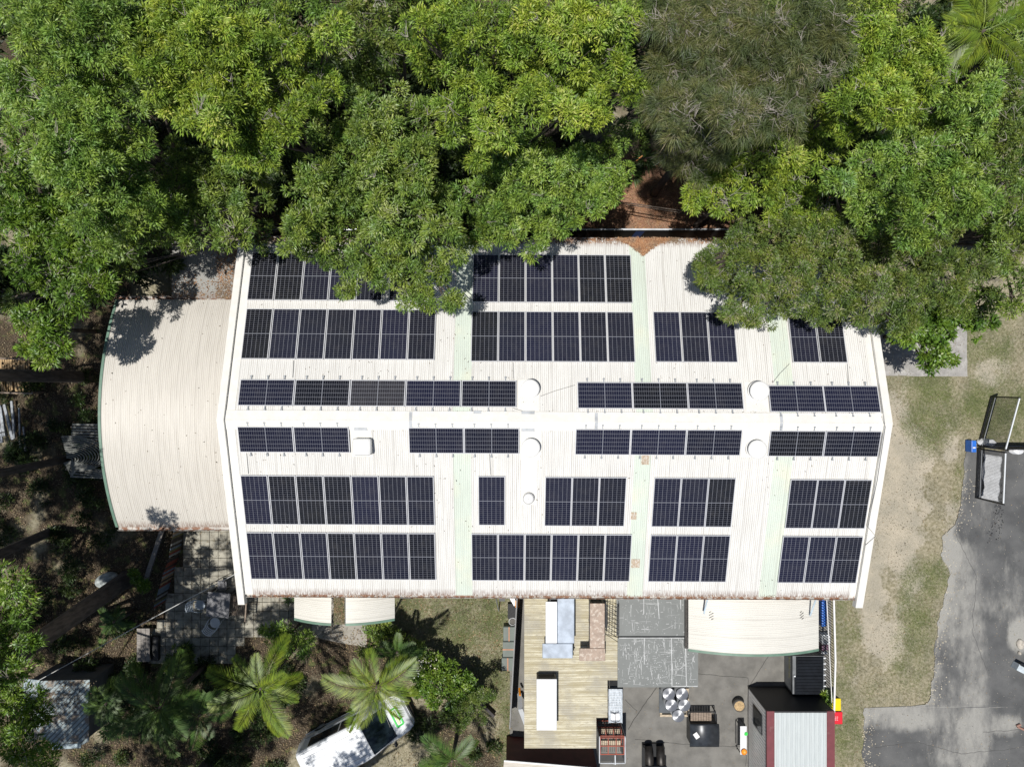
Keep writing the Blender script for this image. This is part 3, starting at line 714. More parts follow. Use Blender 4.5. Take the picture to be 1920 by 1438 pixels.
# porch awnings (arched) with a leaf-filled gutter between them
def arch_awning(name, label, px0, px1, py_end, z_lo, rise, acx, ahw, parent_lab=None, group=None, waves='y', mt=None, brace=()):
    """sheet arched across x, corrugations running along x"""
    X0 = (px0 - 960) * (H - z_lo - rise * .5) / F; X1 = (px1 - 960) * (H - z_lo - rise * .5) / F
    Y0 = -(py_end - 719) * (H - z_lo) / F; Y1 = -8.55
    zf = lambda X, Y: z_lo + rise * (1 - ((X - acx) / ahw) ** 2)
    t = thing(name, label, 'awning', ((X0 + X1) / 2, (Y0 + Y1) / 2, 0), 0, group)
    corr('roof', X0, X1, Y0, Y1, zf, mt or M_awn, t, waves='y', nother=30, pitch=.076)
    m = MB(); xs = np.linspace(X0, X1, 24)
    for a, b in zip(xs[:-1], xs[1:]):
        za, zb = zf(a, 0) + .02, zf(b, 0) + .02
        m.quad((a, Y0 - .09, za), (b, Y0 - .09, zb), (b, Y0 + .01, zb), (a, Y0 + .01, za)); m.quad((a, Y0 - .09, za - .15), (b, Y0 - .09, zb - .15), (b, Y0 - .09, zb), (a, Y0 - .09, za))
    m.build('edge_trim', M_green, t)
    m = MB()
    for x in (X0 + .08, X1 - .08): m.box(x - .04, x + .04, Y0 + .06, Y0 + .14, 0, zf(x, 0) - .05); m.box(x - .03, x + .03, Y0 + .14, Y1, zf(x, 0) - .12, zf(x, 0) - .04)
    m.build('post_frame', M_grey, t)
    return t, (X0, X1, Y0, Y1, zf)
acx = (643 - 960) * 30 / F; ahw = 2.25
arch_awning('porch_awning', 'left half of the arched cream porch awning, left of the leaf-filled gutter', 547, 625, 1158, 2.45, .75, acx, ahw, group='porch awnings')
arch_awning('porch_awning', 'right half of the arched cream porch awning, right of the leaf-filled gutter', 652, 738, 1158, 2.45, .75, acx, ahw, group='porch awnings')
X0, X1, Y0, Y1 = rect(625, 1112, 652, 1170, 2.9)
t = thing('box_gutter', 'wide gutter full of dead leaves between the two porch awnings', 'gutter', ((X0 + X1) / 2, Y0, 0))
m = MB(); m.box(X0 + .02, X1 - .02, Y0, -8.6, 2.88, 2.92); m.build('tray', mat('leafy_tray', (.13, .12, .07), .9, var=.4, scale=12, dirt=(.07, .09, .03), damt=(.45, .6), dscale=5), t)
m = MB(); m.box(X1 - .1, X1 - .01, Y0, -8.6, 2.93, 3.02); m.build('edge', M_darkmetal, t)
ya, (a, b, c0, d0, zf) = arch_awning('yard_awning', 'large arched cream awning with green edge over the yard', 1294, 1541, 1216, 2.65, .62, (1417 - 960) * 30 / F, 2.8)
ya['category'] = 'awning'
m = MB()
for (p0, p1) in (((1328, 1117, 3.75), (1320, 1150, 3.2)), ((1532, 1117, 3.75), (1519, 1154, 2.95))): m.tube([W(*p0), W(*p1)], .035)
m.build('brace', mat('pale_blue_pipe', (.5, .6, .68), .4), ya)
m = MB()
for px in (1334, 1505):
    for k in range(6): q = W(px + (k % 2) * 4, 1150 + k * 2.6, 3.2); m.rbox((q.x, q.y, zf(q.x, q.y) + .014), (.1, .018, .02), .5)
m.build('bolt_row', M_darkmetal, ya)
X1_ = a; m = MB(); m.box(X1_ - .13, X1_ - .02, c0, d0, 2.5, 2.62); m.build('dark_side_strip', mat('slit_dark', (.06, .055, .05), .9, var=.5, scale=30), ya)  # dark strip filling the black slit left of the awning

# ------------------------------------------------------------------ yard
# old timber-coloured sheet roof, stepped back on its right side
t = thing('deck_roof', 'weathered yellow ribbed sheet roof holding the metal-topped benches', 'roof', (2.7, -12.5, 0))
for px in ((983, 1113, 1158, 1275), (983, 1275, 1139, 1345), (983, 1345, 1118, 1402)):
    X0, X1, Y0, Y1 = rect(*px, 2.3)
    corr('roof', X0, X1, Y0, Y1, lambda X, Y: 2.3 + 0 * X, M_oldroof, t, waves='y', nother=8, eave=(Y0, .2) if px[3] == 1402 else None, amp=.012)
    m = MB()
    for x in (X0 + .1, X1 - .1):
        for y in (Y0 + .1, Y1 - .1): m.box(x - .045, x + .045, y - .045, y + .045, 0, 2.18)
    for y in (Y0 + .1, Y1 - .1): m.box(X0, X1, y - .03, y + .03, 2.18, 2.27)
    m.build('post_frame', M_wood, t)
def bench(name, label, tops, z, mt, legs, group=None, cat='bench'):
    """tops: list of px rects at height z; legs: list of px points"""
    c = W((tops[0][0] + tops[0][2]) / 2, (tops[0][1] + tops[0][3]) / 2, z)
    t = thing(name, label, cat, (c.x, c.y, 2.31), 0, group)
    for i, (x0, y0, x1, y1) in enumerate(tops):
        X0, X1, Y0, Y1 = rect(x0, y0, x1, y1, z); m = MB(); m.box(X0, X1, Y0, Y1, z - .07 - i * .004, z - i * .004)
        m.build('top', mt[i] if isinstance(mt, (list, tuple)) else mt, t, bevel=.02)
    X0, X1, Y0, Y1 = rect(*legs, z); m = MB()
    for x in (X0 + .05, X1 - .05):
        for y in (Y0 + .05, (Y0 + Y1) / 2, Y1 - .04): m.box(x - .03, x + .03, y - .03, y + .03, 2.31, z - .08)
    for zz in (2.45, 2.62, 2.8, 2.95): m.box(X0 + .04, X1 - .04, Y1 - .05, Y1 - .02, zz, zz + .06); m.box(X0 + .02, X0 + .05, Y0, Y1 - .06, zz, zz + .06)
    m.box(X0 + .1, X1 - .05, Y0 + .05, Y1 - .1, 2.32, 2.5)
    m.build('leg_frame', M_darkmetal, t)
    return t
bench('metal_bench', 'L-shaped bench with a shiny galvanised top and a white strip', [(1045, 1122, 1077, 1206), (1017, 1206.5, 1074, 1234), (1023, 1128, 1044.5, 1206)], 3.05, [M_steel, M_steel, M_whitetop], (1030, 1122, 1077, 1230))
bench('brown_bench', 'L-shaped bench with a scuffed brown top beside the wire rack', [(1106, 1131, 1134, 1215), (1086, 1215.5, 1135, 1239)], 3.05, M_brown, (1106, 1131, 1134, 1214))
bench('white_bench', 'long plain white-topped bench standing alone on the yellow roof', [(1006, 1273, 1044, 1369)], 3.05, M_whitetop, (1006, 1273, 1044, 1366))
# grey scratched sheets
def scratched(name, label, px, z, n, seed, joints):
    X0, X1, Y0, Y1 = rect(*px, z); rn = random.Random(seed)
    t = thing(name, label, 'roof', ((X0 + X1) / 2, (Y0 + Y1) / 2, 0), 0, 'scratched grey flat roofs')
    m = MB(); m.box(X0, X1, Y0, Y1, z - .06, z); m.build('sheet', mat('grey_sheet_paint', (.155, .165, .16), .5, var=.07, scale=1.5, dirt=(.3, .3, .29), damt=(.62, .8), dscale=3), t)
    m = MB()
    for k in range(n):
        a = Vector((rn.uniform(X0 + .1, X1 - .1), rn.uniform(Y0 + .1, Y1 - .1))); th = rn.choice((1.57, 1.6, 1.5, 1.75, .05, 0, rn.uniform(0, 3)))
        L = rn.choice((.05, .08, .12, .2, .3, .5)); w = rn.choice((.005, .008, .012, .02)); bend = rn.choice((0, 0, rn.uniform(-.6, .6)))
        for j in range(4):
            b_ = a + Vector((math.cos(th), math.sin(th))) * L / 4; th += bend / 4 + rn.uniform(-.06, .06)
            if X0 + .03 < b_.x < X1 - .03 and Y0 + .03 < b_.y < Y1 - .03: m.bar((a.x, a.y, z + .002), (b_.x, b_.y, z + .002), w * rn.uniform(.6, 1.2), .003)
            a = b_
    for k in range(int(n * .7)): x_ = rn.gauss((X0 + X1) / 2, (X1 - X0) / 4); y_ = rn.uniform(Y0 + .05, Y1 - .05); s_ = rn.uniform(.008, .03); m.rbox((min(max(x_, X0 + .04), X1 - .04), y_, z + .002), (s_ * rn.uniform(.5, 2), s_, .003), rn.uniform(0, 3))
    for (u0, v0, u1, v1) in joints: m.bar(W(u0, v0, z + .002), W(u1, v1, z + .002), .03, .004)
    m.build('scratch', mat('scratch_white', (.48, .49, .49), .6, var=.2), t)
    m = MB()
    for x in (X0 + .08, X1 - .08):
        for y in (Y0 + .08, Y1 - .08): m.box(x - .04, x + .04, y - .04, y + .04, 0, z - .07)
    m.build('post_frame', M_grey, t)
scratched('scratched_roof', 'flat grey painted roof sheet with white scratches, touching the main eave', (1156, 1114, 1284, 1192), 2.45, 90, 5, ((1207, 1120, 1207, 1150), (1233, 1120, 1236, 1160)))
scratched('scratched_roof', 'lower flat grey roof sheet, heavily scratched, above the silver drums', (1158, 1195, 1309, 1288), 2.35, 270, 6, ((1160, 1195.5, 1284, 1195.5), (1208, 1196, 1208, 1245), (1259, 1196, 1260, 1286), (1285, 1200, 1287, 1286), (1259, 1286, 1308, 1286)))
# wire rack leaning on the grey roof
a0 = rect(1138, 1133, 1160, 1196, 2.9); t = thing('wire_rack', 'black wire shelf rack leaning between brown bench and grey roof', 'rack', (a0[0], a0[2], 2.31))
m = MB()
for k in range(9): m.bar((a0[0], a0[3] - k * .18, 2.32), (a0[1], a0[3] - k * .18 - .2, 2.75), .02)
for z in (2.34, 2.55, 2.9): m.bar((a0[0], a0[3], z), (a0[0], a0[2] + .3, z), .03); m.bar((a0[1], a0[3] - .1, z), (a0[1], a0[2], z), .03)
for k in range(5): m.bar((a0[0] + k * .12, a0[3], 2.9), (a0[0] + k * .12, a0[2], 2.6), .015)
m.build('bars', M_darkmetal, t)
# pallet with drums
X0, X1, Y0, Y1 = rect(1236, 1291, 1292, 1344, .2)
t = thing('drum_pallet', 'dark board on a timber pallet under the silver drums', 'pallet', (X0, Y0, .04))
m = MB()
for k in range(6): y = Y0 + k * (Y1 - Y0 - .1) / 5; m.box(X0 + .05, X1, y, y + .1, .15, .17)
for x in (X0 + .05, (X0 + X1) / 2, X1 - .1): m.box(x, x + .09, Y0, Y1, .04, .148)
m.build('deck', M_woodlight, t)
m = MB(); m.box(X0, X0 + 1.1, Y0 + .2, Y1, .172, .2); m.build('board', mat('slate_board', (.06, .07, .08), .5), t)
for i, (px, py, d) in enumerate(((1254, 1301, 'upper left'), (1279, 1301, 'upper right'), (1259, 1322, 'middle left'), (1283, 1322, 'middle right'), (1272, 1342, 'lowest'))):
    q = W(px, py, 1.0); t = thing('drum', f'{d} of the five silver drums with shiny round lids', 'drum', (q.x, q.y, .2 if i < 4 else .04), 0, 'silver drums')
    b0 = .8 if i < 4 else .96
    m = MB(); m.lathe((0, 0, 0), [(.255, 0), (.265, .02), (.26, .3), (.27, .32), (.26, .34), (.26, b0 - .03)], 32); m.build('body', M_grey, t, local=True, smooth=True)
    m = MB(); m.lathe((0, 0, 0), [(.275, b0 - .04), (.278, b0 - .005), (.27, b0), (.262, b0 - .006), (.14, b0 + .004), (.01, b0 + .01)], 40); m.build('lid', M_drum, t, local=True)
# covered box (dark lid) with timber behind it
X0, X1, Y0, Y1 = rect(1294, 1358, 1349, 1401, .95)
t = thing('barbecue', 'dark hooded barbecue with a white card lying on its lid', 'barbecue', ((X0 + X1) / 2, (Y0 + Y1) / 2, .04))
m = MB(); n = 14
for k in range(n + 1):
    u = k / n; y = Y0 + (Y1 - Y0) * u; z = .82 + .15 * math.sin(math.pi * (.15 + .7 * u)); m.v += [(X0, y, z), (X1, y, z)]
m.f = [(2 * i, 2 * i + 1, 2 * i + 3, 2 * i + 2) for i in range(n)]
m.build('hood', mat('charcoal_hood', (.035, .04, .047), .35, .2, var=.3, scale=4), t, smooth=True, solid=.04)
m = MB(); m.box(X0 + .05, X1 - .05, Y0 + .05, Y1 - .02, .1, .8); m.build('cabinet', M_black, t)
m = MB()
for k in range(8): x = X0 + .1 + k * .12; m.box(x, x + .105, Y1 + .03, Y1 + .4, .62, .65)
m.build('shelf', M_wood, t)
m = MB(); m.bar((X0, Y1 + .02, .6), (X0, Y1 + .42, .6), .04); m.bar((X1 - .08, Y1 + .02, .6), (X1 - .08, Y1 + .42, .6), .04); m.bar((X0, Y1 + .42, .6), (X1 - .08, Y1 + .42, .6), .04); m.bar((X0, Y1 + .42, .6), (X0, Y1 + .42, .04), .04); m.bar((X1 - .08, Y1 + .42, .6), (X1 - .08, Y1 + .42, .04), .04)
m.build('shelf_frame', M_black, t)
q = W(1306, 1379, 1.0); m = MB(); m.rbox((q.x, q.y, .985), (.2, .27, .01), R(35)); tag(m.build('card', M_white, None, (q.x, q.y, .985)), 'small white card lying on the dark barbecue hood', 'card')
# barrel planter
q = W(1387, 1324, .5); t = thing('barrel_planter', 'round grey tub of sandy soil between barbecue and container', 'planter', (q.x, q.y, .04))
m = MB(); m.lathe((0, 0, 0), [(.2, 0), (.25, .2), (.27, .45), (.24, .45), (.235, .38)], 28); m.build('tub', mat('tub', (.1, .095, .085), .7), t, local=True, smooth=True)
m = MB(); m.lathe((0, 0, 0), [(.2, .38), (.235, .40), (.1, .44), (.01, .45)], 20); m.build('soil', M_soil, t, local=True)
# narrow white table with bowl, cloth
X0, X1, Y0, Y1 = rect(1388, 1361, 1400, 1414, .78)
t = thing('side_table', 'narrow white table against the container wall', 'table', ((X0 + X1) / 2, (Y0 + Y1) / 2, .04))
m = MB(); m.box(X0, X1, Y0, Y1, .75, .78); m.build('top', M_whitetop, t)
m = MB()
for x in (X0 + .03, X1 - .03):
    for y in (Y0 + .04, Y1 - .04): m.bar((x, y, .04), (x, y, .748), .03)
m.bar((X0 - .06, Y0 + .1, .5), (X0 - .06, Y1 - .1, .5), .03); m.build('leg_frame', M_darkmetal, t)
q = W(1395, 1409, .84); m = MB(); m.lathe(q, [(.07, -.058), (.13, .02), (.135, .025), (.12, .01), (.06, -.03), (.01, -.035)], 24); tag(m.build('bowl', M_orange, None, (q.x, q.y, .78), smooth=True), 'orange bowl on the bottom end of the narrow white table', 'bowl')
q = W(1399, 1376, .82); m = MB(); rn = random.Random(2)
for k in range(3):
    pts = []
    for j in range(7):
        aa = j / 7 * 6.28; r_ = rn.uniform(.05, .1); pts.append((q.x + math.cos(aa) * r_, q.y + math.sin(aa) * r_))
    m.prism(pts, .785 + k * .012, .795 + k * .012)
tag(m.build('cloth', M_limegreen, None, (q.x, q.y, .785)), 'small bright green cloth on the narrow white table', 'cloth')
# black smoker at the frame's bottom
q = W(1230, 1440, .9)
t = thing('barrel_smoker', 'black twin-barrel smoker with grey hood at the bottom of the yard', 'smoker', (q.x, q.y, .04))
m = MB()
for dx in (-.25, .28): m.tube([(q.x + dx, q.y + .75, .4), (q.x + dx, q.y + .35, .62), (q.x + dx, q.y - .3, .75)], [.17, .2, .2], 20)
m.build('barrel', mat('sooty_steel', (.04, .036, .033), .45, .5, var=.4, scale=4), t, smooth=True)
m = MB(); m.box(q.x - .48, q.x + .5, q.y - .45, q.y + .1, .8, .95); m.build('hood', mat('charcoal_hood', (.03, .03, .03)), t, bevel=.04)
m = MB(); m.box(q.x - .5, q.x + .5, q.y - .4, q.y + .75, .1, .18)
for x in (-.46, .46):
    for y in (-.36, .7): m.box(q.x + x - .03, q.x + x + .03, q.y + y - .03, q.y + y + .03, .04, .5)
m.build('stand', M_black, t)

# site shed (container) bottom right
CX0, CX1, CY1, CZ = 10.9, 13.8, -14.0, 2.6; CY0 = -20.0
t = thing('site_container', 'portable site office with white ribbed roof, maroon edges and grey walls', 'container', ((CX0 + CX1) / 2, -17, 0))
m = MB(); m.box(CX0 + .04, CX1 - .04, CY0 + .04, CY1 - .04, .15, CZ - .1); m.build('wall', M_ltgrey, t)
m = MB()
for k in range(38): y = CY1 - .1 - k * .15; m.box(CX0 + .02, CX0 + .04, y - .05, y, .2, CZ - .12)
m.build('wall_rib', M_ltgrey, t)
m = MB(); m.box(CX0 + .0, CX1 - .0, CY1 - .035, CY1 - .01, .12, CZ - .06); m.build('end_wall', mat('shaded_end_dark', (.02, .02, .022), .5, var=.15), t)  # near-black colour paints in the shade on this unlit end
m = MB(); n = 0; prof = []
x = CX0 + .34
while x < CX1 - .34: prof += [(x, CZ - .015), (x + .08, CZ - .015), (x + .105, CZ + .015), (x + .16, CZ + .015), (x + .185, CZ - .015)]; x += .2
m.v = [(a, CY1 - .07, b) for a, b in prof] + [(a, CY0, b) for a, b in prof]; L_ = len(prof)
m.f = [(i, L_ + i, L_ + i + 1, i + 1) for i in range(L_ - 1)]
m.build('roof', mat('white_rib_roof', (.52, .56, .56), .35, .1, var=.05, dirt=(.5, .53, .52), damt=(.5, .8), dscale=1.5, stretch=(6, .5, 1)), t)
m = MB(); m.box(CX0, CX0 + .32, CY0, CY1, CZ - .1, CZ + .03); m.box(CX1 - .33, CX1, CY0, CY1, CZ - .1, CZ + .03); m.build('roof_edge', M_maroon, t)
m = MB(); m.box(CX0 + .322, CX1 - .332, CY1 - .06, CY1, CZ - .1, CZ + .03); m.build('end_cap', mat('shaded_end_dark', (.02, .02, .022)), t)  # same painted-shade colour on the strip above the end wall
w0 = MB(); w0.box(CX0 - .005, CX0 + .03, -15.35, -14.45, .9, 2.0); wo = w0.build('window', M_darkmetal, t)
w1 = MB(); w1.box(CX0 - .012, CX0 - .006, -15.3, -14.5, .95, 1.95); w1.build('pane', M_glass, wo)
w2 = MB()
for k in range(10): w2.box(CX0 - .022, CX0 - .013, -15.3 + k * .085, -15.3 + k * .085 + .02, .95, 1.95)
w2.build('grille', M_darkmetal, wo)
m = MB(); m.box(CX1 + .01, CX1 + .3, -15.9, -15.0, .05, 1.0); tag(m.build('blue_crate', mat('deep_blue', (.02, .05, .16), .5), None, (CX1 + .15, -15.4, .05)), 'dark blue crate squeezed behind the container on the grass side', 'crate')

# skip bin with two ribbed lids
SX0, SX1, SY0, SY1 = 12.62, 14.0, -13.93, -12.2
t = thing('skip_bin', 'black steel skip with two ribbed plastic lids beside the awning', 'skip', ((SX0 + SX1) / 2, -13.1, .04))
m = MB(); m.prism([(SX0, SY0), (SX1, SY0), (SX1, SY1), (SX0, SY1)], .12, 1.16); m.box(SX0 - .04, SX0, SY0, SY1, 1.08, 1.16)
m.build('body', mat('skip_grey', (.16, .17, .18), .55, .2, var=.2, scale=2), t)
for y0, y1, x0 in ((SY1 - .86, SY1 - .02, SX0 + .10), (SY0 + .02, SY0 + .86, SX0 + .03)):
    m = MB(); m.box(x0, SX1 - .05, y0, y1, 1.165, 1.2); 
    for k in range(6): yy = y0 + .07 + k * .135; m.box(x0 + .06, SX1 - .12, yy, yy + .07, 1.2, 1.235)
    m.build('lid', mat('lid_black', (.008, .010, .014), .7, 0, .12, var=.25), t, bevel=.012)
for k in range(7): m = MB(); m.box(SX1 - .05, SX1 + .06, SY0 + .12 + k * .25, SY0 + .17 + k * .25, 1.17, 1.2); m.build('hinge', M_plastic, t)
m = MB(); m.box(SX0 - .02, SX0 + .05, -13.1, -13.04, 1.17, 1.26); m.build('latch', M_plastic, t)
m = MB(); rn = random.Random(4)
for k in range(9):
    yy = -12.45 - k * .11
    for j in range(3): m.rbox((SX0 - .003, yy + rn.uniform(-.02, .02), .62 + j * .06 + rn.uniform(-.01, .01)), (.004, rn.choice((.02, .06)), rn.choice((.02, .05))))
m.build('stencil', M_olive, t)

# wheelie bins outside the fence
def wheelie(px, py, label, lidmat, mark):
    q = W(px, py, 1.06); t = thing('wheelie_bin', label, 'bin', (q.x, q.y, 0), 0, 'wheelie bins by the fence')
    m = MB(); a = [(-.2, -.22), (.2, -.22), (.2, .22), (-.2, .22)]; b = [(-.26, -.27), (.26, -.27), (.26, .27), (-.26, .27)]
    m.v = [(x, y, .08) for x, y in a] + [(x, y, .98) for x, y in b]; m.f = [(3, 2, 1, 0), (4, 5, 6, 7)] + [(i, (i + 1) % 4, 4 + (i + 1) % 4, 4 + i) for i in range(4)]
    m.build('body', mat('bin_green', (.02, .045, .03), .5), t, local=True, bevel=.02)
    m = MB(); m.box(-.28, .27, -.28, .28, .985, 1.06); m.build('lid', lidmat, t, local=True, bevel=.05)
    m = MB(); m.tube([(-.3, -.2, .98), (-.3, .2, .98)], .015); m.build('handle', M_black, t, local=True)
    for y in (-.24, .24): m = MB(); m.tube([(-.2, y - .03, .1), (-.2, y + .03, .1)], .1, 14); m.build('wheel', M_rubber, t, local=True)
    if mark:
        m = MB()
        for k in range(2):
            x = -.06 + k * .08
            m.box(x - .02, x + .03, -.10, -.08, 1.0605, 1.064); m.box(x - .02, x + .03, .0, .02, 1.0605, 1.064); m.box(x - .02, x, -.08, .0, 1.0605, 1.064); m.box(x - .02, x + .03, .06, .08, 1.0605, 1.064); m.box(x + .015, x + .03, .02, .06, 1.0605, 1.064)
        m.build('emblem', mat('emblem_pink', (.75, .35, .36), .5), t, local=True)
wheelie(1566, 1321, 'wheelie bin with a bright yellow lid outside the fence', M_yellow, False)
wheelie(1569, 1346, 'wheelie bin with a red lid and pale emblem beside the container', M_red, True)

# right-hand palisade fence of the yard
FX = 14.05
t = thing('yard_fence', 'tall barred fence with a white top rail between yard and grass', 'fence', (FX, -12, 0))
m = MB(); m.bar((FX - .02, -9.1, 2.0), (FX + .06, -12.1, 2.0), .07, .06); m.bar((FX + .06, -12.1, 2.0), (FX + .0, -14.35, 2.0), .07, .06); m.build('top_rail', M_white, t)
m = MB(); m.bar((FX - .25, -9.1, 1.8), (FX, -14.0, 1.8), .03, .03); m.build('wire_rail', M_white, t)
m = MB()
for k in range(44): y = -9.15 - k * .118; m.bar((FX + .02, y, .1), (FX + .02, y, 1.95), .022)
m.bar((FX + .02, -9.1, .3), (FX + .02, -14.3, .3), .04)
m.build('picket', M_darkmetal, t)
# odds and ends behind the awning
m = MB(); X0, X1, Y0, Y1 = rect(1541, 1124, 1551, 1175, .6); m.box(X0, X1, Y0, Y1, .04, .6); tag(m.build('blue_tub', M_blue, None, (X0, Y0, .04), bevel=.06), 'long bright blue tub between the awning and the barred fence', 'tub')
m = MB(); X0, X1, Y0, Y1 = rect(1542, 1190, 1556, 1207, .5)
for k in range(5): z = .1 + k * .09; m.box(X0, X1, Y0, Y0 + .03, z, z + .05); m.box(X0, X1, Y1 - .03, Y1, z, z + .05); m.box(X0, X0 + .03, Y0 + .03, Y1 - .03, z, z + .05); m.box(X1 - .03, X1, Y0 + .03, Y1 - .03, z, z + .05)
for k in range(5): m.box(X0 + .03 + k * .06, X0 + .05 + k * .06, Y0 + .03, Y1 - .03, .1, .12)
tag(m.build('milk_crate', M_plastic, None, (X0, Y0, .04)), 'white open crate between awning and barred fence', 'crate')
m = MB(); X0, X1, Y0, Y1 = rect(1541, 1209, 1556, 1219, .4); m.box(X0, X1, Y0, Y1, .04, .4); tag(m.build('purple_crate', mat('dull_purple', (.12, .06, .1), .6), None, (X0, Y0, .04), bevel=.03), 'dull purple crate below the white open crate', 'crate')
m = MB(); X0, X1, Y0, Y1 = rect(1540, 1221, 1552, 1227, .5); m.box(X0, X1, Y0, Y1, .04, .5); tag(m.build('grey_crate', M_grey, None, (X0, Y0, .04), bevel=.03), 'grey box just above the skip at the fence', 'box')

# trolley with tray
X0, X1, Y0, Y1 = rect(1141, 1291, 1167, 1355, 2.0)
t = thing('tool_trolley', 'tall grey metal trolley with a tray of tools on top', 'trolley', ((X0 + X1) / 2, (Y0 + Y1) / 2, .04))
m = MB(); m.box(X0, X1, Y0, Y1, 1.94, 1.96); m.box(X0, X0 + .03, Y0, Y1, 1.96, 2.02); m.box(X1 - .03, X1, Y0, Y1, 1.96, 2.02); m.box(X0 + .03, X1 - .03, Y1 - .03, Y1, 1.96, 2.02); m.build('top', mat('scraped_zinc', (.42, .46, .50), .38, .5, var=.3, scale=5, stretch=(6, 1, 1)), t)
m = MB()
for k in range(9): m.bar((X0 + .04, Y0 + .5 + k * .11, 1.97), (X1 - .05, Y0 + .5 + k * .11, 1.97), .02, .012)
m.build('slat', M_plastic, t)
m = MB()
for x in (X0 + .03, X1 - .03):
    for y in (Y0 + .03, Y1 - .03): m.bar((x, y, .04), (x, y, 1.93), .035)
for k in range(8): m.bar((X0 - .02, Y1 + .04 + k * .045, 1.7), (X1 - .15, Y1 + .04 + k * .045, 1.7), .02)
m.bar((X0 - .02, Y1, 1.7), (X0 - .02, Y1 + .42, 1.7), .03); m.bar((X1 - .15, Y1, 1.7), (X1 - .15, Y1 + .42, 1.7), .03)
m.build('frame', M_darkmetal, t)
m = MB(); m.box(X0 + .1, X1 - .12, Y0 + .12, Y0 + .42, 1.965, 2.0); tt = m.build('tray', M_whitetop, t)
m = MB(); m.tube([(X0 + .08, Y0 + .5, 2.03), (X0 + .25, Y0 + .42, 2.06), (X0 + .45, Y0 + .5, 2.04)], .014, 6); m.tube([(X0 + .1, Y0 + .12, 2.03), (X0 + .3, Y0 + .06, 2.06), (X0 + .5, Y0 + .12, 2.03)], .014, 6); m.tube([(X0 + .3, Y0 + .04, 2.02), (X0 + .32, Y0 + .5, 2.03)], .01, 6)
m.build('tools', M_darkmetal, t)
# cage rack
X0, X1, Y0, Y1 = rect(1124, 1381, 1172, 1430, 2.0)
t = thing('storage_cage', 'tall grey-framed cage with red oxide grids and a black ribbed lid', 'cage', ((X0 + X1) / 2, (Y0 + Y1) / 2, .04))
m = MB()
for x in (X0, X1):
    for y in (Y0, Y1): m.bar((x, y, .04), (x, y, 2.0), .045)
m.bar((X0, Y0, 2.0), (X1, Y0, 2.0), .045); m.bar((X0, Y0, 2.0), (X0, Y1, 2.0), .045); m.bar((X1, Y0, 2.0), (X1, Y1, 2.0), .045)
m.build('frame', M_grey, t)
m = MB(); m.quad((X0 + .02, Y0, .1), (X0 + .02, Y1, .1), (X0 + .02, Y1, 1.95), (X0 + .02, Y0, 1.95)); m.quad((X1 - .02, Y1, .1), (X1 - .02, Y0, .1), (X1 - .02, Y0, 1.95), (X1 - .02, Y1, 1.95)); m.build('shadow_sheet', M_grey, t, solid=.01)  # solid sides added to throw the cage's broad shadow
m = MB()
for zz in (1.15, 1.95):
    for k in range(4): x = X0 + .04 + k * (X1 - X0 - .08) / 3; m.bar((x, Y1 - .02, zz), (x, Y0 + .35, zz), .035)
for k in range(3): y = Y1 - .05 - k * .36; m.bar((X0, y, 1.96), (X1, y, 1.96), .04)
for k in range(4): x = X0 + .04 + k * (X1 - X0 - .08) / 3; m.bar((x, Y1, .1), (x, Y1, 1.95), .035)
for zz in (.5, 1.1, 1.9): m.bar((X0, Y1, zz), (X1, Y1, zz), .04)
m.build('red_grid', M_redrust, t)
m = MB()
for k in range(12): x = X0 + .08 + k * .09; m.bar((x, Y1 + .01, .1), (x, Y1 + .01, 1.9), .01); m.bar((x, Y1, 1.6), (x, Y0 + .3, 1.6), .012)
for k in range(10): m.bar((X0, Y1 + .01, .15 + k * .18), (X1, Y1 + .01, .15 + k * .18), .01)
m.build('wire_mesh', M_darkmetal, t)
m = MB()
for k in range(24): x = X0 + .04 + k * .0455; m.box(x, x + .03, Y0 + .04, Y0 + .34, 1.93, 1.96)
m.build('lid', M_black, t)
m = MB(); m.box(X0 + .1, X1 - .1, Y0 + .45, Y0 + .7, 1.3, 1.45); m.box(X0 + .1, X1 - .1, Y0 + .85, Y0 + 1.05, .9, 1.1); m.build('plank', M_woodlight, t)
q = (X0 + .68, Y0); m = MB(); m.tube([(q[0], q[1] + .36, 2.02), (q[0], q[1] + .1, 2.06), (q[0] + .01, q[1] - .02, 2.05), (q[0] - .02, q[1] - .1, 1.9), (q[0] - .1, q[1] - .14, 1.6)], .025, 7); tag(m.build('hose', M_plastic, None, (q[0], q[1], 2)), 'short white hose hanging over the end of the storage cage', 'hose')
# maroon shed at the bottom
z = 2.3; c = W(1040, 1432, z)
t = thing('maroon_shed', 'maroon shed with dark windows and pale roof at the bottom edge', 'shed', (c.x, c.y - 1, 0))
a1, a2 = W(945, 1425, z), W(1125, 1440, z); dirv = (a2 - a1).normalized(); nn = Vector((dirv.y, -dirv.x, 0))
m = MB(); m.quad(a1 + nn * 3, a2 + nn * 3, a2, a1); m.build('roof', mat('pale_shed_roof', (.5, .46, .4), .6, var=.12, stretch=(1, 8, 1), scale=3), t, solid=.04)
m = MB(); m.bar(a1 + Vector((0, 0, .03)), a2 + Vector((0, 0, .03)), .07, .05); m.build('gutter', M_white, t)
def wallpt(u, zz, o=0): q = a1 + dirv * u + nn * (.12 - o); return (q.x, q.y, zz)
LW = (a2 - a1).length
m = MB(); m.quad(wallpt(0.1, 0.04), wallpt(LW - .1, .04), wallpt(LW - .1, 2.24), wallpt(.1, 2.24)); m.build('wall', mat('maroon_wall', (.12, .03, .027), .6), t, solid=.08)
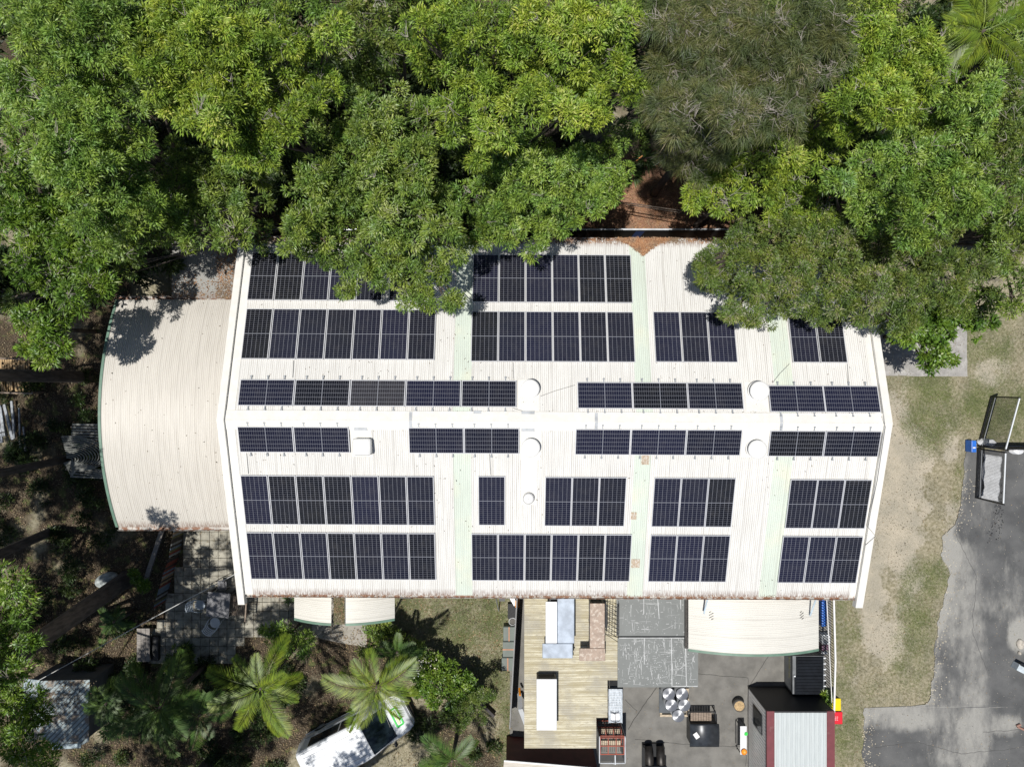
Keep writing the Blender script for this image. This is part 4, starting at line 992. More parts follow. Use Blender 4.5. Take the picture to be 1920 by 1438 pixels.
for u0, u1 in ((.4, .95), (1.05, 1.6), (1.7, 2.2)):
    m = MB(); m.quad(wallpt(u0, .9, .03), wallpt(u1, .9, .03), wallpt(u1, 2.1, .03), wallpt(u0, 2.1, .03)); f = m.build('window', mat('dull_frame', (.1, .11, .1), .6), t, solid=.02)
    m = MB(); m.quad(wallpt(u0 + .06, .96, .04), wallpt(u1 - .06, .96, .04), wallpt(u1 - .06, 2.04, .04), wallpt(u0 + .06, 2.04, .04)); m.build('pane', M_glass, f, solid=.005)
# left yard fence, props, planters
t = thing('side_fence', 'dark paling fence separating the lawn from the yard', 'fence', W(966, 1240))
fa, fb = W(971, 1112, 1.8), W(957, 1366, 1.8); m = MB(); L_ = (fb - fa).length; d_ = (fb - fa).normalized()
for k in range(int(L_ / .1)): q = fa + d_ * (k * .1 + .05); m.rbox((q.x, q.y, .9), (.025, .088, 1.78), 0)
m.build('paling', mat('dark_paling', (.035, .033, .03), .8, var=.4, scale=9), t)
m = MB(); m.bar((fa.x - .03, fa.y, 1.81), (fb.x - .03, fb.y, 1.81), .05, .03); m.build('top_rail', mat('grey_rail', (.2, .2, .2), .6), t)
m = MB(); q0, q1 = W(974, 1300, .3), W(990, 1366, 1.9)
m.bar(q0, W(976, 1330, 1.2), .2, .03); m.bar(W(976, 1330, 1.2), q1, .2, .03); tag(m.build('leaning_board', M_plastic, None, q0), 'white warped board leaning between the side fence and the yellow roof', 'board')
m = MB(); q = W(974, 1298, .7); m.tube([W(974, 1290, .5), W(975, 1303, .8)], .05, 10); tag(m.build('orange_float', M_orange, None, q), 'small orange float above the white warped board', 'float')
m = MB(); m.tube([W(929, 1117, 1.5), W(935, 1145, .1)], .025); tag(m.build('prop_post', M_grey, None, W(935, 1145)), 'thin grey post leaning against the eave by the lawn', 'post')
m = MB(); X0, X1, Y0, Y1 = rect(936, 1116, 947, 1127, .9); m.box(X0, X1, Y0, Y1, .02, .9); tag(m.build('meter_box', M_black, None, (X0, Y0, 0)), 'small black box tucked under the eave beside the lawn', 'box')
m = MB(); X0, X1, Y0, Y1 = rect(966, 1126, 974, 1139, .9); m.box(X0, X1, Y0, Y1, .3, .9); tag(m.build('orange_box', M_orange, None, (X0, Y0, .3), bevel=.02), 'small orange box near the top of the side fence', 'box')
m = MB(); m.bar(W(957, 1116, .8), W(967, 1134, .8), .18, .03); tag(m.build('white_board', M_whitetop, None, W(960, 1120, .8)), 'white board angled beside the orange box', 'board')
m = MB(); X0, X1, Y0, Y1 = rect(952, 1132, 968, 1160, .3); m.box(X0, X1, Y0, Y1, .02, .3); tag(m.build('rubber_mat', mat('dark_mat', (.03, .03, .032), .8, var=.4, scale=20), None, (X0, Y0, 0)), 'dark ribbed mat pile above the white hoop', 'mat')
q = W(961, 1165, .3); m = MB(); m.tube([(q.x + .165 * math.cos(a * .2618), q.y + .165 * math.sin(a * .2618), .3) for a in range(25)], .014, 6, cap=False); tag(m.build('hoop', M_whitetop, None, (q.x, q.y, .3)), 'white hoop lying at the head of the storage boxes', 'hoop')
m = MB(); m.lathe(q, [(.05, -.28), (.13, -.1), (.14, -.03), (.01, -.02)], 14); tag(m.build('plant_pot', mat('tub', (.1, .095, .085)), None, (q.x, q.y, 0)), 'small pot standing inside the white hoop', 'pot')
for i, (r_, d, hor) in enumerate((((944, 1175, 965, 1202), 'topmost', 0), ((943, 1203, 963.5, 1232), 'middle', 1), ((941, 1233, 963, 1258), 'lowest', 0))):
    X0, X1, Y0, Y1 = rect(*r_, .5); t = thing('storage_box', f'{d} of the three grey-green boxes with rusty straps by the fence', 'box', ((X0 + X1) / 2, (Y0 + Y1) / 2, 0), 0, 'grey-green storage boxes')
    m = MB(); m.box(X0, X1, Y0, Y1, .0, .44); m.build('body', M_boxgreen, t); m = MB(); m.box(X0 - .01, X1 + .01, Y0 + .01, Y1 - .01, .442, .49); m.build('lid', M_boxgreen, t, bevel=.015)
    m = MB()
    if hor: m.box(X0 - .015, X1 + .015, (Y0 + Y1) / 2 - .03, (Y0 + Y1) / 2 + .03, .492, .5)
    else: m.box((X0 + X1) / 2 - .03, (X0 + X1) / 2 + .03, Y0 + .01, Y1 - .01, .492, .5)
    m.build('strap', M_copper, t)

# ------------------------------------------------------------------ rear fence above the roof
t = thing('rear_fence', 'long dark paling fence behind the workshop with one blue board', 'fence', (4, 6.75, 0))
fy = 6.75; m = MB(); x = -11
rn = random.Random(8); mb_ = MB()
while x < 10.6:
    (mb_ if 5.48 < x < 5.8 else m).box(x, x + .095, fy - .012, fy + .012 + rn.uniform(0, .01), .03, 1.78 + rn.uniform(-.02, .02)); x += .1
m.build('paling', mat('charcoal_paling', (.045, .042, .04), .7, var=.5, scale=8, stretch=(8, 1, .5)), t); mb_.build('blue_paling', M_blue, t)
m = MB(); m.bar((-11, fy, 1.83), (10.6, fy, 1.83), .07, .05); m.build('top_rail', M_grey, t)

# ------------------------------------------------------------------ right: mesh enclosure
def mesh_fence(name, label, a, b, h, sp=.065, wire=.007, railm=None, cap=True, group=None):
    a = Vector(a); b = Vector(b); L = (b - a).length; d = (b - a).normalized()
    t = thing(name, label, 'fence', a, 0, group)
    m = MB(); m.bar(a + Vector((0, 0, h)), b + Vector((0, 0, h)), .05, .05); m.build('top_rail', railm or M_plastic, t)
    m = MB(); m.bar(a + Vector((0, 0, .08)), b + Vector((0, 0, .08)), .06); m.build('bottom_rail', M_black, t)
    m = MB(); m.bar(a + Vector((0, 0, .35)), b + Vector((0, 0, .35)), .035); m.build('middle_rail', M_grey, t)
    for q in (a, b): m = MB(); m.bar(q, q + Vector((0, 0, h + .03)), .065); m.build('post', M_black, t)
    m = MB()
    for k in range(1, int(L / sp)): q = a + d * k * sp; m.bar(q + Vector((0, 0, .1)), q + Vector((0, 0, h - .04)), wire)
    for k in range(1, int(h / sp)): m.bar(a + Vector((0, 0, k * sp)), b + Vector((0, 0, k * sp)), wire)
    m.build('wire_mesh', M_darkmetal, t)
GA, GB, GC = W(1857, 744), W(1832, 836), W(1828, 932)
mesh_fence('mesh_gate', 'upper wire mesh gate standing on the grass at the drive end', GA, GB, 1.9)
mesh_fence('mesh_gate', 'lower wire mesh gate standing on the asphalt beside the pale shade cloth', GB + Vector((0, -.12, 0)), GC, 1.9)
m = MB(); nx, ny = 12, 22; rn = random.Random(6)
for i in range(ny + 1):
    for j in range(nx + 1):
        u = i / ny; q = W(1843 + 36 * j / nx - 6 * u * (j / nx) + 2.5 * math.sin(u * 11) * (j == 0), 850 + 84 * u + 6 * j / nx, .12)
        m.v.append((q.x + rn.uniform(-.012, .012), q.y, .10 + .035 * math.sin(u * 19) * (1 + .3 * math.sin(j)) + rn.uniform(-.012, .012)))
m.f = [(i * (nx + 1) + j, (i + 1) * (nx + 1) + j, (i + 1) * (nx + 1) + j + 1, i * (nx + 1) + j + 1) for i in range(ny) for j in range(nx)]
tag(m.build('shade_cloth', M_cloth, None, W(1860, 890, .1), smooth=True, solid=.01), 'pale grey shade cloth lying behind the lower mesh gate', 'shade cloth')
mesh_fence('mesh_fence', 'long mesh fence running off to the right above the asphalt', GB + Vector((.1, .02, 0)), W(2300, 838), 1.9, railm=M_darkmetal)
m = MB(); X0, X1, Y0, Y1 = rect(1822, 826, 1831, 848, .5); m.box(X0, X1, Y0, Y1, .03, .5); t = m.build('blue_box', M_blue, None, (X0, Y0, 0), bevel=.02); tag(t, 'small blue box at the corner of the mesh gates', 'box')
m = MB(); m.box(X0 + .05, X1 - .05, Y0 + .18, Y0 + .24, .5, .505); m.build('label_strip', M_white, t)
for i, (px, py, r_, lab) in enumerate(((1853, 830, .28, 'white crumpled bag inside the upper mesh gate'), (1909, 846, .22, 'white lump of foam under the long mesh fence'))):
    q = W(px, py, .3); m = MB(); rn = random.Random(i); prof = [(r_, -.24), (r_ * 1.05, -.1), (r_ * .8, .02), (r_ * .3, .06), (.01, .07)]; m.lathe(q, prof, 12)
    m.v = [(a_[0] + rn.uniform(-.03, .03) + (a_[0] - q.x) * .5, a_[1] + rn.uniform(-.03, .03) - (a_[1] - q.y) * .35, a_[2] + rn.uniform(-.02, .02)) for a_ in m.v]
    tag(m.build('white_bag', M_whitetop, None, (q.x, q.y, .03)), lab, 'bag' if i == 0 else 'foam')
# bits at the far right of the drive
m = MB(); q = W(1920, 1256, .3); m.rbox((q.x, q.y, .25), (.85, .3, .4), R(-28)); t = m.build('steel_box', mat('pale_steel', (.5, .56, .6), .5), None, (q.x, q.y, .04)); tag(t, 'pale steel box at the right edge of the asphalt', 'box')
m = MB(); m.rbox((q.x + .08, q.y + .16, .38), (.8, .12, .2), R(-28)); m.build('lid', M_black, t)
m = MB(); m.tube([W(1906, 1361, .1), W(1914, 1358, .12)], .05, 8); m.tube([W(1908, 1362, .1), W(1930, 1372, .1)], .05, 8); tag(m.build('bent_pipe', mat('dull_copper', (.3, .17, .13), .6), None, W(1906, 1361)), 'bent brown pipe lying at the right edge of the asphalt', 'pipe')
for i, (px, py, r_, lab) in enumerate(((1914, 1208, .19, 'large cream rock at the right edge of the drive'), (1912, 1224, .07, 'small white rock below the large cream rock'))):
    q = W(px, py, .1); m = MB(); rn = random.Random(20 + i); m.lathe(q, [(r_ * .9, -.09), (r_, -.03), (r_ * .8, .04), (r_ * .35, .08), (.01, .09)], 11); m.v = [(a_[0] + rn.uniform(-.1, .1) * r_ * 1.5, a_[1] + (a_[1] - q.y) * .3 + rn.uniform(-.1, .1) * r_ * 1.5, a_[2] + rn.uniform(-.02, .02)) for a_ in m.v]
    tag(m.build('rock', mat('pale_rock', (.5, .46, .4), .9, var=.2), None, (q.x, q.y, .03), smooth=True), lab, 'rock')
m = MB(); rn = random.Random(31)
for k in range(260):
    if k < 150: t_ = k / 150; q = W(1881 - t_ * 26 * (1 if k % 2 else .4) + rn.gauss(0, 3), 905 + t_ * 110 + rn.gauss(0, 3)); s_ = rn.uniform(.015, .045)
    else: q = W(rn.uniform(1770, 1920), rn.uniform(880, 1438)); s_ = rn.uniform(.01, .02)
    m.rbox((q.x, q.y, .036), (s_ * 1.4, s_, .006), rn.uniform(0, 3))
tag(m.build('gravel', M_darkmetal), 'trail of dark specks and grit across the asphalt', 'grit', kind='stuff')

def road_line(pts, w, seed, mt, name, lab):
    m = MB(); q = jag([W(*a) for a in pts], .03, .12, seed, close=False)
    for a, b in zip(q[:-1], q[1:]): m.bar((a.x, a.y, .0355), (b.x, b.y, .0355), w, .004)
    tag(m.build(name, mt), kind='structure')
M_crk = mat('crack_dark', (.07, .07, .07), .95)
for i_, (pts, w) in enumerate((([(1790, 1000), (1830, 1080), (1822, 1180), (1850, 1260)], .016), ([(1640, 1400), (1720, 1390), (1800, 1412), (1920, 1400)], .018), ([(1850, 900), (1880, 960), (1925, 980)], .012), ([(1842, 1371), (1925, 1366)], .02))): road_line(pts, w, 40 + i_, M_crk, 'asphalt_crack', '')
m = MB(); rn = random.Random(77)
for k in range(520):
    yv = rn.uniform(-19, -4); xe = float(np.interp(-yv, yk, xk)) + abs(rn.gauss(0, .35)) - .05; s_ = rn.uniform(.012, .04); m.rbox((xe, yv, .037), (s_ * 1.5, s_, .012), rn.uniform(0, 3))
for k in range(700):
    q = W(rn.uniform(1640, 1925), rn.uniform(860, 1445)); s_ = rn.uniform(.008, .02)
    if q.x > np.interp(-q.y, yk, xk): m.rbox((q.x, q.y, .037), (s_ * 1.4, s_, .008), rn.uniform(0, 3))
tag(m.build('grit', mat('pale_grit', (.42, .38, .3), .9, var=.4, scale=3)), 'pale grit and crumbs along the asphalt edge', 'grit', kind='stuff')
# ------------------------------------------------------------------ van
M_vg = M_glass
c = W(661, 1401, 1.95); t = thing('van', 'white van parked under the palm with a green sticker on its bonnet', 'van', (c.x, c.y, 0), R(27))
ST = [(-2.5, .84, .70, 1.72, .95), (-2.42, .92, .78, 1.88, 1.0), (-2.2, .95, .82, 1.95, 1.0), (-1.0, .95, .84, 1.98, 1.0), (.3, .95, .83, 1.97, 1.0), (.63, .95, .80, 1.90, 1.0), (1.75, .93, .74, 1.17, .98), (2.2, .88, .68, 1.02, .85), (2.42, .78, .58, .85, .72), (2.5, .66, .5, .68, .6)]
def section(s_):
    x, hw, ht, zt, zb = s_; zb = min(zb, zt - .06)
    half = [(hw * .96, .32), (hw, .55), (hw, zb), (ht + .03, zt - .10), (ht - .03, zt - .03), (ht - .14, zt), (ht * .5, zt + .02)]
    return [(x, y, z) for y, z in half] + [(x, 0, zt + .025)] + [(x, -y, z) for y, z in reversed(half)]
m = MB(); secs = [section(s_) for s_ in ST]; n = len(secs[0])
for s_ in secs: m.v += s_
for i in range(len(secs) - 1):
    for k in range(n - 1): a = i * n + k; m.f.append((a, a + 1, a + n + 1, a + n))
m.f.append(tuple(range(n))); m.f.append(tuple((len(secs) - 1) * n + k for k in reversed(range(n))))
m.f = [tuple(reversed(f)) for f in m.f]
m.build('body', M_carwhite, t, local=True, smooth=False, bevel=.045)
def lerp(a, b, u): return a + (b - a) * u
def surf(i, u, k, v, off=.009):
    A = [Vector(q) for q in secs[i]]; B = [Vector(q) for q in secs[i + 1]]
    p = A[k].lerp(A[k + 1], v).lerp(B[k].lerp(B[k + 1], v), u)
    nrm = (B[k] - A[k]).cross(A[k + 1] - A[k]).normalized()
    if nrm.z < 0 and abs(nrm.z) > .2: nrm = -nrm
    elif abs(nrm.z) <= .2 and nrm.y * p.y < 0: nrm = -nrm
    return p + nrm * off
m = MB()
for k, v0, v1 in ((4, 0, 1), (5, 0, 1), (6, 0, 1), (7, 0, 1), (8, 0, 1), (9, 0, 1)): m.quad(surf(5, .04, k, v0), surf(5, .04, k, v1), surf(5, .95, k, v1), surf(5, .95, k, v0))
m.build('windscreen', M_vg, t, local=True)
m = MB(); m.bar(surf(5, .93, 4, .5, .02), surf(5, .88, 7, .5, .02), .02); m.bar(surf(5, .93, 8, .5, .02), surf(5, .88, 10, .0, .02), .02); m.build('wiper', M_black, t, local=True)
for side, k in ((1, 2), (-1, 11)):
    for (i0, u0, i1, u1, nm) in ((5, .12, 5, .55, 'front_window'), (3, .55, 4, .85, 'side_window'), (2, .3, 3, .5, 'rear_window')):
        m = MB(); vv = (.12, .92) if k == 2 else (.08, .88)
        pts = [(i0, u0)] + ([(i0, 1.0)] if i1 > i0 else []) + [(i1, u1)]
        segs = []
        ii = i0; uu = u0
        while ii < i1: segs.append((ii, uu, 1.0)); ii += 1; uu = 0.0
        segs.append((ii, uu, u1))
        for (j, ua, ub) in segs: m.quad(surf(j, ua, k, vv[0]), surf(j, ub, k, vv[0]), surf(j, ub, k, vv[1]), surf(j, ua, k, vv[1]))
        m.build(nm, M_vg, t, local=True)
    m = MB(); m.tube([(x, side * .97, .98) for x in (-2.2, 0, 1.6)], .014, 6); m.tube([(x, side * .955, .42) for x in (-2.3, 0, 2.1)], .03, 6); m.build('side_strip', M_grey, t, local=True)
    m = MB(); m.rbox((1.45, side * 1.05, 1.12), (.12, .18, .22)); m.build('mirror', M_black, t, local=True, bevel=.03)
    for x in (-1.55, 1.65):
        w = MB(); w.tube([(x, side * .78, .33), (x, side * .965, .33)], .33, 22); wo = w.build('wheel', M_rubber, t, local=True); w = MB(); w.tube([(x, side * .966, .33), (x, side * .975, .33)], .19, 14); w.build('rim', M_grey, wo, local=True)
    m = MB(); m.rbox((2.36, side * .66, .78), (.16, .24, .14)); m.build('headlight', mat('lamp_clear', (.6, .62, .65), .1), t, local=True, bevel=.02)
m = MB(); m.box(2.46, 2.56, -.7, .7, .3, .5); m.build('front_bumper', M_black, t, local=True, bevel=.03)
m = MB(); m.box(-2.58, -2.48, -.8, .8, .3, .5); m.build('rear_bumper', M_black, t, local=True, bevel=.03)
st = MB()
def bon(x, y, off=.02):
    u = (x - 1.75) / .45; return (x, y, lerp(1.19, 1.045, u) + off)
y0, y1, xa, xb = -.38, .42, 1.88, 2.16
for a, b in (((xa, y0), (xa, y1)), ((xb, y0), (xb, y1)), ((xa, y0), (xb, y0)), ((xa, y1), (xb, y1))): st.bar(bon(*a), bon(*b), .07, .006)
st.build('bonnet_sticker', M_limegreen, t, local=True)
st = MB(); st.bar(bon(xa + .13, y0 + .08), bon(xa + .13, y1 - .08), .12, .006); st.build('sticker_panel', mat('pale_lime', (.6, .72, .35), .5), t, local=True)

m = MB()
for y in (-.55, -.28, .28, .55): m.bar((-2.15, y, 2.0), (.45, y, 1.998), .014, .01)
for y in (-.74, .74): m.bar((-2.2, y, 1.965), (.5, y, 1.955), .012, .02)
m.build('roof_seam', mat('seam_grey', (.3, .31, .33), .5), t, local=True)
m = MB(); m.box(1.05, 1.4, -.35, .25, 1.2, 1.22); m.build('bonnet_line', M_black, t, local=True) if False else None
# ------------------------------------------------------------------ garden furniture, left side
def plastic_chair(px, py, ang, label, mt):
    q = W(px, py, .45); t = thing('garden_chair', label, 'chair', (q.x, q.y, .055), ang, 'chairs around the garden table')
    m = MB(); pts = [(.24 * math.cos(a), .23 * math.sin(a)) for a in [k * math.pi / 8 for k in range(16)]]; m.prism(pts, .38, .41); m.build('seat', mt, t, local=True, bevel=.015)
    for k in range(5):
        zz = .5 + k * .085; w = .24 - k * .005; m = MB(); m.tube([(-.24 - k * .035, -w, zz), (-.30 - k * .035, -w * .5, zz + .01), (-.315 - k * .035, 0, zz + .012), (-.30 - k * .035, w * .5, zz + .01), (-.24 - k * .035, w, zz)], .022, 6); m.build('back_slat', mt, t, local=True)
    m = MB()
    for s_ in (-1, 1): m.tube([(-.2, s_ * .22, .38), (-.26, s_ * .24, .6), (-.38, s_ * .22, .9)], .018, 6); m.tube([(-.27, s_ * .25, .62), (.05, s_ * .27, .62), (.2, s_ * .24, .4)], .018, 6)
    m.build('arm_frame', mt, t, local=True)
    for sx in (-.2, .2):
        for sy in (-.2, .2): m = MB(); m.tube([(sx, sy, .38), (sx * 1.15, sy * 1.15, 0)], .018, 6); m.build('leg', mt, t, local=True)
plastic_chair(375, 1134, R(-8), 'bluish-grey plastic chair at the left side of the garden table', mat('blue_grey_plastic', (.4, .46, .52), .4))
plastic_chair(403, 1167, R(58), 'bright white plastic chair at the lower end of the garden table', M_plastic)
q = W(409, 1134, .75); t = thing('garden_table', 'square grey garden table on the paved patio', 'table', (q.x, q.y, .055), R(-5))
m = MB(); m.box(-.52, .52, -.56, .56, .66, .69); m.build('top', M_tableg, t, local=True, bevel=.01)
for sx in (-.46, .46):
    for sy in (-.5, .5): m = MB(); m.box(sx - .03, sx + .03, sy - .03, sy + .03, 0, .66); m.build('leg', M_darkmetal, t, local=True)
q = W(417, 1096, .45); t = thing('steel_chair', 'dark tubular chair beside the white barge end on the patio', 'chair', (q.x, q.y, .055))
m = MB(); m.box(-.2, .2, -.2, .2, .40, .43); m.build('seat', M_tableg, t, local=True)
m = MB(); m.tube([(.2, .22, 0), (.22, .22, .7), (.3, .15, .85), (.32, 0, .87), (.3, -.15, .85), (.22, -.22, .7), (.2, -.22, 0)], .016, 6); m.tube([(-.2, -.22, 0), (-.2, -.22, .62), (.2, -.22, .64)], .016, 6); m.tube([(-.2, .22, 0), (-.2, .22, .62), (.2, .22, .64)], .016, 6); m.build('frame', M_black, t, local=True)
q = W(452, 1136, .45); t = thing('slatted_bench', 'dark slatted timber bench on the patio beside the garden table', 'bench', (q.x, q.y, .055), R(-3))
m = MB()
for k in range(9): m.box(-.5 + k * .075, -.45 + k * .075, -.45, .45, .41, .44)
m.build('seat', M_wood, t, local=True); m = MB()
for k in range(13): m.bar((.2, -.45 + k * .075, .42), (.42, -.45 + k * .075, .95), .045, .02)
m.bar((.43, -.5, .96), (.43, .5, .96), .06); m.build('backrest', M_wood, t, local=True)
for sx in (-.45, .2):
    for sy in (-.42, .42): m = MB(); m.box(sx - .03, sx + .03, sy - .03, sy + .03, 0, .41); m.build('leg', M_wood, t, local=True)
q = W(269, 1209, .45); t = thing('plank_bench', 'grey plank bench on its own below the painted fence', 'bench', (q.x, q.y, .0))
m = MB()
for k in range(3): m.box(-.3 + k * .2, -.115 + k * .2, -.76, .76, .42, .46)
m.build('seat', mat('grey_plank', (.24, .22, .2), .85, var=.25, scale=5, stretch=(1, 5, 1)), t, local=True)
for y in (-.6, .6): m = MB(); m.box(-.25, .25, y - .05, y + .05, 0, .418); m.build('leg', M_wood, t, local=True)
m = MB(); q = W(291, 1215, .2); m.rbox((q.x, q.y, .15), (.35, 1.1, .26)); tag(m.build('bench_shadow', M_black, None, (q.x, q.y, 0)), 'black block standing for the shadow right of the plank bench', 'shadow block')  # black block put in as the bench's cast shadow
# painted paling fence
t = thing('painted_fence', 'low fence of multicoloured painted palings beside the patio', 'fence', W(325, 1060))
pts = [W(347, 985), W(337, 1037), W(321, 1087), W(309, 1132)]; cols = [('paling_red', (.17, .04, .025)), ('paling_grey', (.24, .25, .25)), ('paling_olive', (.12, .12, .05)), ('paling_slate', (.14, .19, .25)), ('paling_tan', (.28, .2, .12)), ('paling_dark', (.035, .03, .028))]
groups = {c[0]: MB() for c in cols}; rn = random.Random(12)
for a, b in zip(pts[:-1], pts[1:]):
    L = (b - a).length; d_ = (b - a).normalized(); ang = math.atan2(d_.y, d_.x)
    for k in range(int(L / .105)):
        q = a + d_ * (k * .105 + .05); groups[rn.choice(cols)[0]].rbox((q.x, q.y, .55 + rn.uniform(-.03, .03)), (.088, .022, 1.06), ang)
for nm, c_ in cols: groups[nm].build('paling', mat(nm, c_, .8, var=.25, scale=8), t)
m = MB()
for a, b in zip(pts[:-1], pts[1:]):
    for zz in (.3, .85): m.bar(a + Vector((-.04, 0, zz)), b + Vector((-.04, 0, zz)), .03, .06)
m.build('rail', M_wood, t)
m = MB(); m.bar(W(304, 995, .3), W(274, 1086, .45), .2, .12); tag(m.build('timber_beam', mat('grey_plank', (.24, .22, .2)), None, W(290, 1040)), 'long grey timber beam lying left of the painted fence', 'beam')
# upturned half dome
q = W(190, 1093, .8); t = thing('metal_dome', 'pale half dome tipped against the leaning tree trunk', 'dome', (q.x, q.y, .3))
m = MB(); prof = [(.56 * math.cos(a), .42 * math.sin(a)) for a in np.linspace(0, 1.5, 8)]; m.lathe((0, 0, 0), prof, 24); o = m.build('shell', mat('dome_grey', (.34, .37, .36), .5, var=.35, scale=4), t, local=True, smooth=True); o.scale = (1, .62, 1); o.rotation_euler = (R(-18), 0, R(18))
# timber stacks at the left edge
t = thing('timber_stack', 'split timber stacked in a frame at the left edge', 'timber stack', W(30, 720)); rn = random.Random(5); m = MB()
for k in range(34):
    x = 2 + (k % 12) * 4.8; q = W(x, 672 + (k // 12) * 10 + rn.uniform(-3, 3), .4 + (k // 12) * .12); q2 = W(x + rn.uniform(-8, 8), 735 + rn.uniform(-4, 4), .4 + (k // 12) * .12); m.bar(q, q2, rn.uniform(.06, .11), .05)
m.build('billets', mat('split_wood', (.36, .25, .13), .8, var=.45, scale=5), t)
m = MB()
for k in range(3): m.bar(W(-4, 672 + k * 32, .9), W(62, 674 + k * 32, .9), .06)
for px in (-4, 60):
    for py in (672, 736): q = W(px, py, .9); m.bar((q.x, q.y, 0), (q.x, q.y, .9), .07)
m.build('frame', M_wood, t)
t = thing('plank_pile', 'pile of weathered grey planks and posts below the timber stack', 'timber stack', W(20, 800)); m = MB()
for a, b, w in (((0, 760), (8, 818), .14), ((8, 758), (24, 824), .12), ((22, 752), (26, 800), .1), ((4, 700), (14, 738), .12), ((24, 760), (27, 822), .08), ((-6, 770), (4, 830), .12), ((36, 765), (38, 840), .05), ((44, 800), (48, 846), .06)):
    m.bar(W(*a, .25), W(*b, .35), w, .08)
m.build('plank', mat('bleached_plank', (.3, .32, .34), .85, var=.3, scale=7), t)
# curved slat arbour
t = thing('slatted_arbour', 'arbour of curved grey slats bent around a tree at the annex edge', 'arbour', W(160, 845))
sl_ = MB(); cpx, cpy = 128, 862
for k in range(13):
    r_ = 8 + k * 5.2; z = 1.15 + .02 * k; pts = []
    ang = np.linspace(R(-100), R(80), 16)
    for a in ang:
        x = cpx + r_ * 1.05 * math.cos(a); y = cpy + r_ * .52 * math.sin(a) if a < 0 else cpy + r_ * .42 * math.sin(a)
        pts.append(W(x, y - (k * .6), z))
    # straight run back to the left side
    pts = [W(cpx - 3 + k * .4, cpy - r_ * .56 - k * .4, z)] + pts + [W(cpx - 8 + k * 1.2, cpy + r_ * .40 + 3, z)]
    sl_.tube(pts, .028, 6)
sl_.build('curved_slat', mat('arbour_grey', (.20, .205, .19), .8, var=.25, scale=8), t)
m = MB()
for k in range(7): m.bar(W(136 - k * .6, 796 + k * 5.2, 1.2), W(200, 797 + k * 5.6, 1.2), .085, .04)
for k in range(5): m.bar(W(124 + k * 2, 868 + k * 6.3, 1.1), W(200, 884 + k * 3, 1.1), .07, .04)
m.build('slat', MC['arbour_grey'], t)
m = MB()
for px, py in ((134, 800), (124, 880), (190, 800), (190, 892)): q = W(px, py, 1.1); m.bar((q.x, q.y, 0), (q.x, q.y, 1.1), .08)
m.build('post', M_wood, t)
# overhead cable
a, b = W(441, 1076, 3.9), W(60, 1282, 5.0); m = MB(); m.tube([a.lerp(b, u) + Vector((0, 0, -.5 * 4 * u * (1 - u))) for u in np.linspace(0, 1, 16)], .016, 5)
tag(m.build('overhead_cable', mat('pale_cable', (.5, .5, .48), .6), None, a), 'thin pale cable strung from the gable to the lower left', 'cable')
# toy kite caught in the tree
q = W(167, 514, 6.0); t = thing('cloth_scrap', 'red and blue cloth caught in the branches at left', 'cloth', q)
m = MB(); m.quad((0, .05, 0), (.12, .1, .03), (.1, .28, .05), (-.06, .24, .02)); m.quad((.1, .2, .05), (.22, .26, .02), (.18, .36, 0), (.08, .3, .03)); m.build('blue_part', M_blue, t, local=True, solid=.01)
m = MB(); m.quad((-.05, .03, 0), (.08, .04, .02), (.07, -.12, .04), (.0, -.18, 0)); m.build('red_part', M_red, t, local=True, solid=.01)
#TREES#
# ------------------------------------------------------------------ foliage
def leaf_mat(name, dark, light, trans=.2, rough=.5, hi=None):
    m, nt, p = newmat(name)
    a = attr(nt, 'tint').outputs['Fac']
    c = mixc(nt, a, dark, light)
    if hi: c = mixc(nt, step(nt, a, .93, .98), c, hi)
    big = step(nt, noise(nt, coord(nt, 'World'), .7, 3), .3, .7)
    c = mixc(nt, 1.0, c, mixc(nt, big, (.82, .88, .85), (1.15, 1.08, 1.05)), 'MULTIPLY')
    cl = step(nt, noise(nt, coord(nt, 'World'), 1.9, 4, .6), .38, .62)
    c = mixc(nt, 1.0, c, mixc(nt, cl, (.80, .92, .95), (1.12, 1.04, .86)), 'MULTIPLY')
    nt.links.new(c, p.inputs['Base Color']); p.inputs['Roughness'].default_value = rough; p.inputs['Specular IOR Level'].default_value = .4
    tr = nt.nodes.new('ShaderNodeBsdfTranslucent'); nt.links.new(mixc(nt, 1.0, c, (1.1, 1.25, .5), 'MULTIPLY'), tr.inputs[0])
    ms = nt.nodes.new('ShaderNodeMixShader'); ms.inputs[0].default_value = trans
    nt.links.new(p.outputs[0], ms.inputs[1]); nt.links.new(tr.outputs[0], ms.inputs[2])
    nt.links.new(ms.outputs[0], nt.nodes['Material Output'].inputs[0])
    return m
def unit(a): return a / np.maximum(np.linalg.norm(a, axis=-1, keepdims=True), 1e-9)
def quads_object(name, V, tint, mt, parent=None, loc=None):
    """V: (n, 4, 3) quads"""
    n = len(V); me = bpy.data.meshes.new(name)
    off = np.array(offset(parent)) if parent is not None else (np.array(loc) if loc is not None else np.zeros(3))
    me.vertices.add(4 * n); me.vertices.foreach_set('co', (V - off).reshape(-1).astype(np.float32))
    me.loops.add(4 * n); me.loops.foreach_set('vertex_index', np.arange(4 * n, dtype=np.int32))
    me.polygons.add(n); me.polygons.foreach_set('loop_start', (np.arange(n) * 4).astype(np.int32))
    me.update(calc_edges=True)
    a = me.attributes.new('tint', 'FLOAT', 'POINT'); a.data.foreach_set('value', np.repeat(np.clip(tint, 0, 1), 4).astype(np.float32))
    me.materials.append(mt)
    o = bpy.data.objects.new(name, me); COL.objects.link(o)
    if parent is not None: o.parent = parent
    elif loc is not None: o.location = loc
    return o
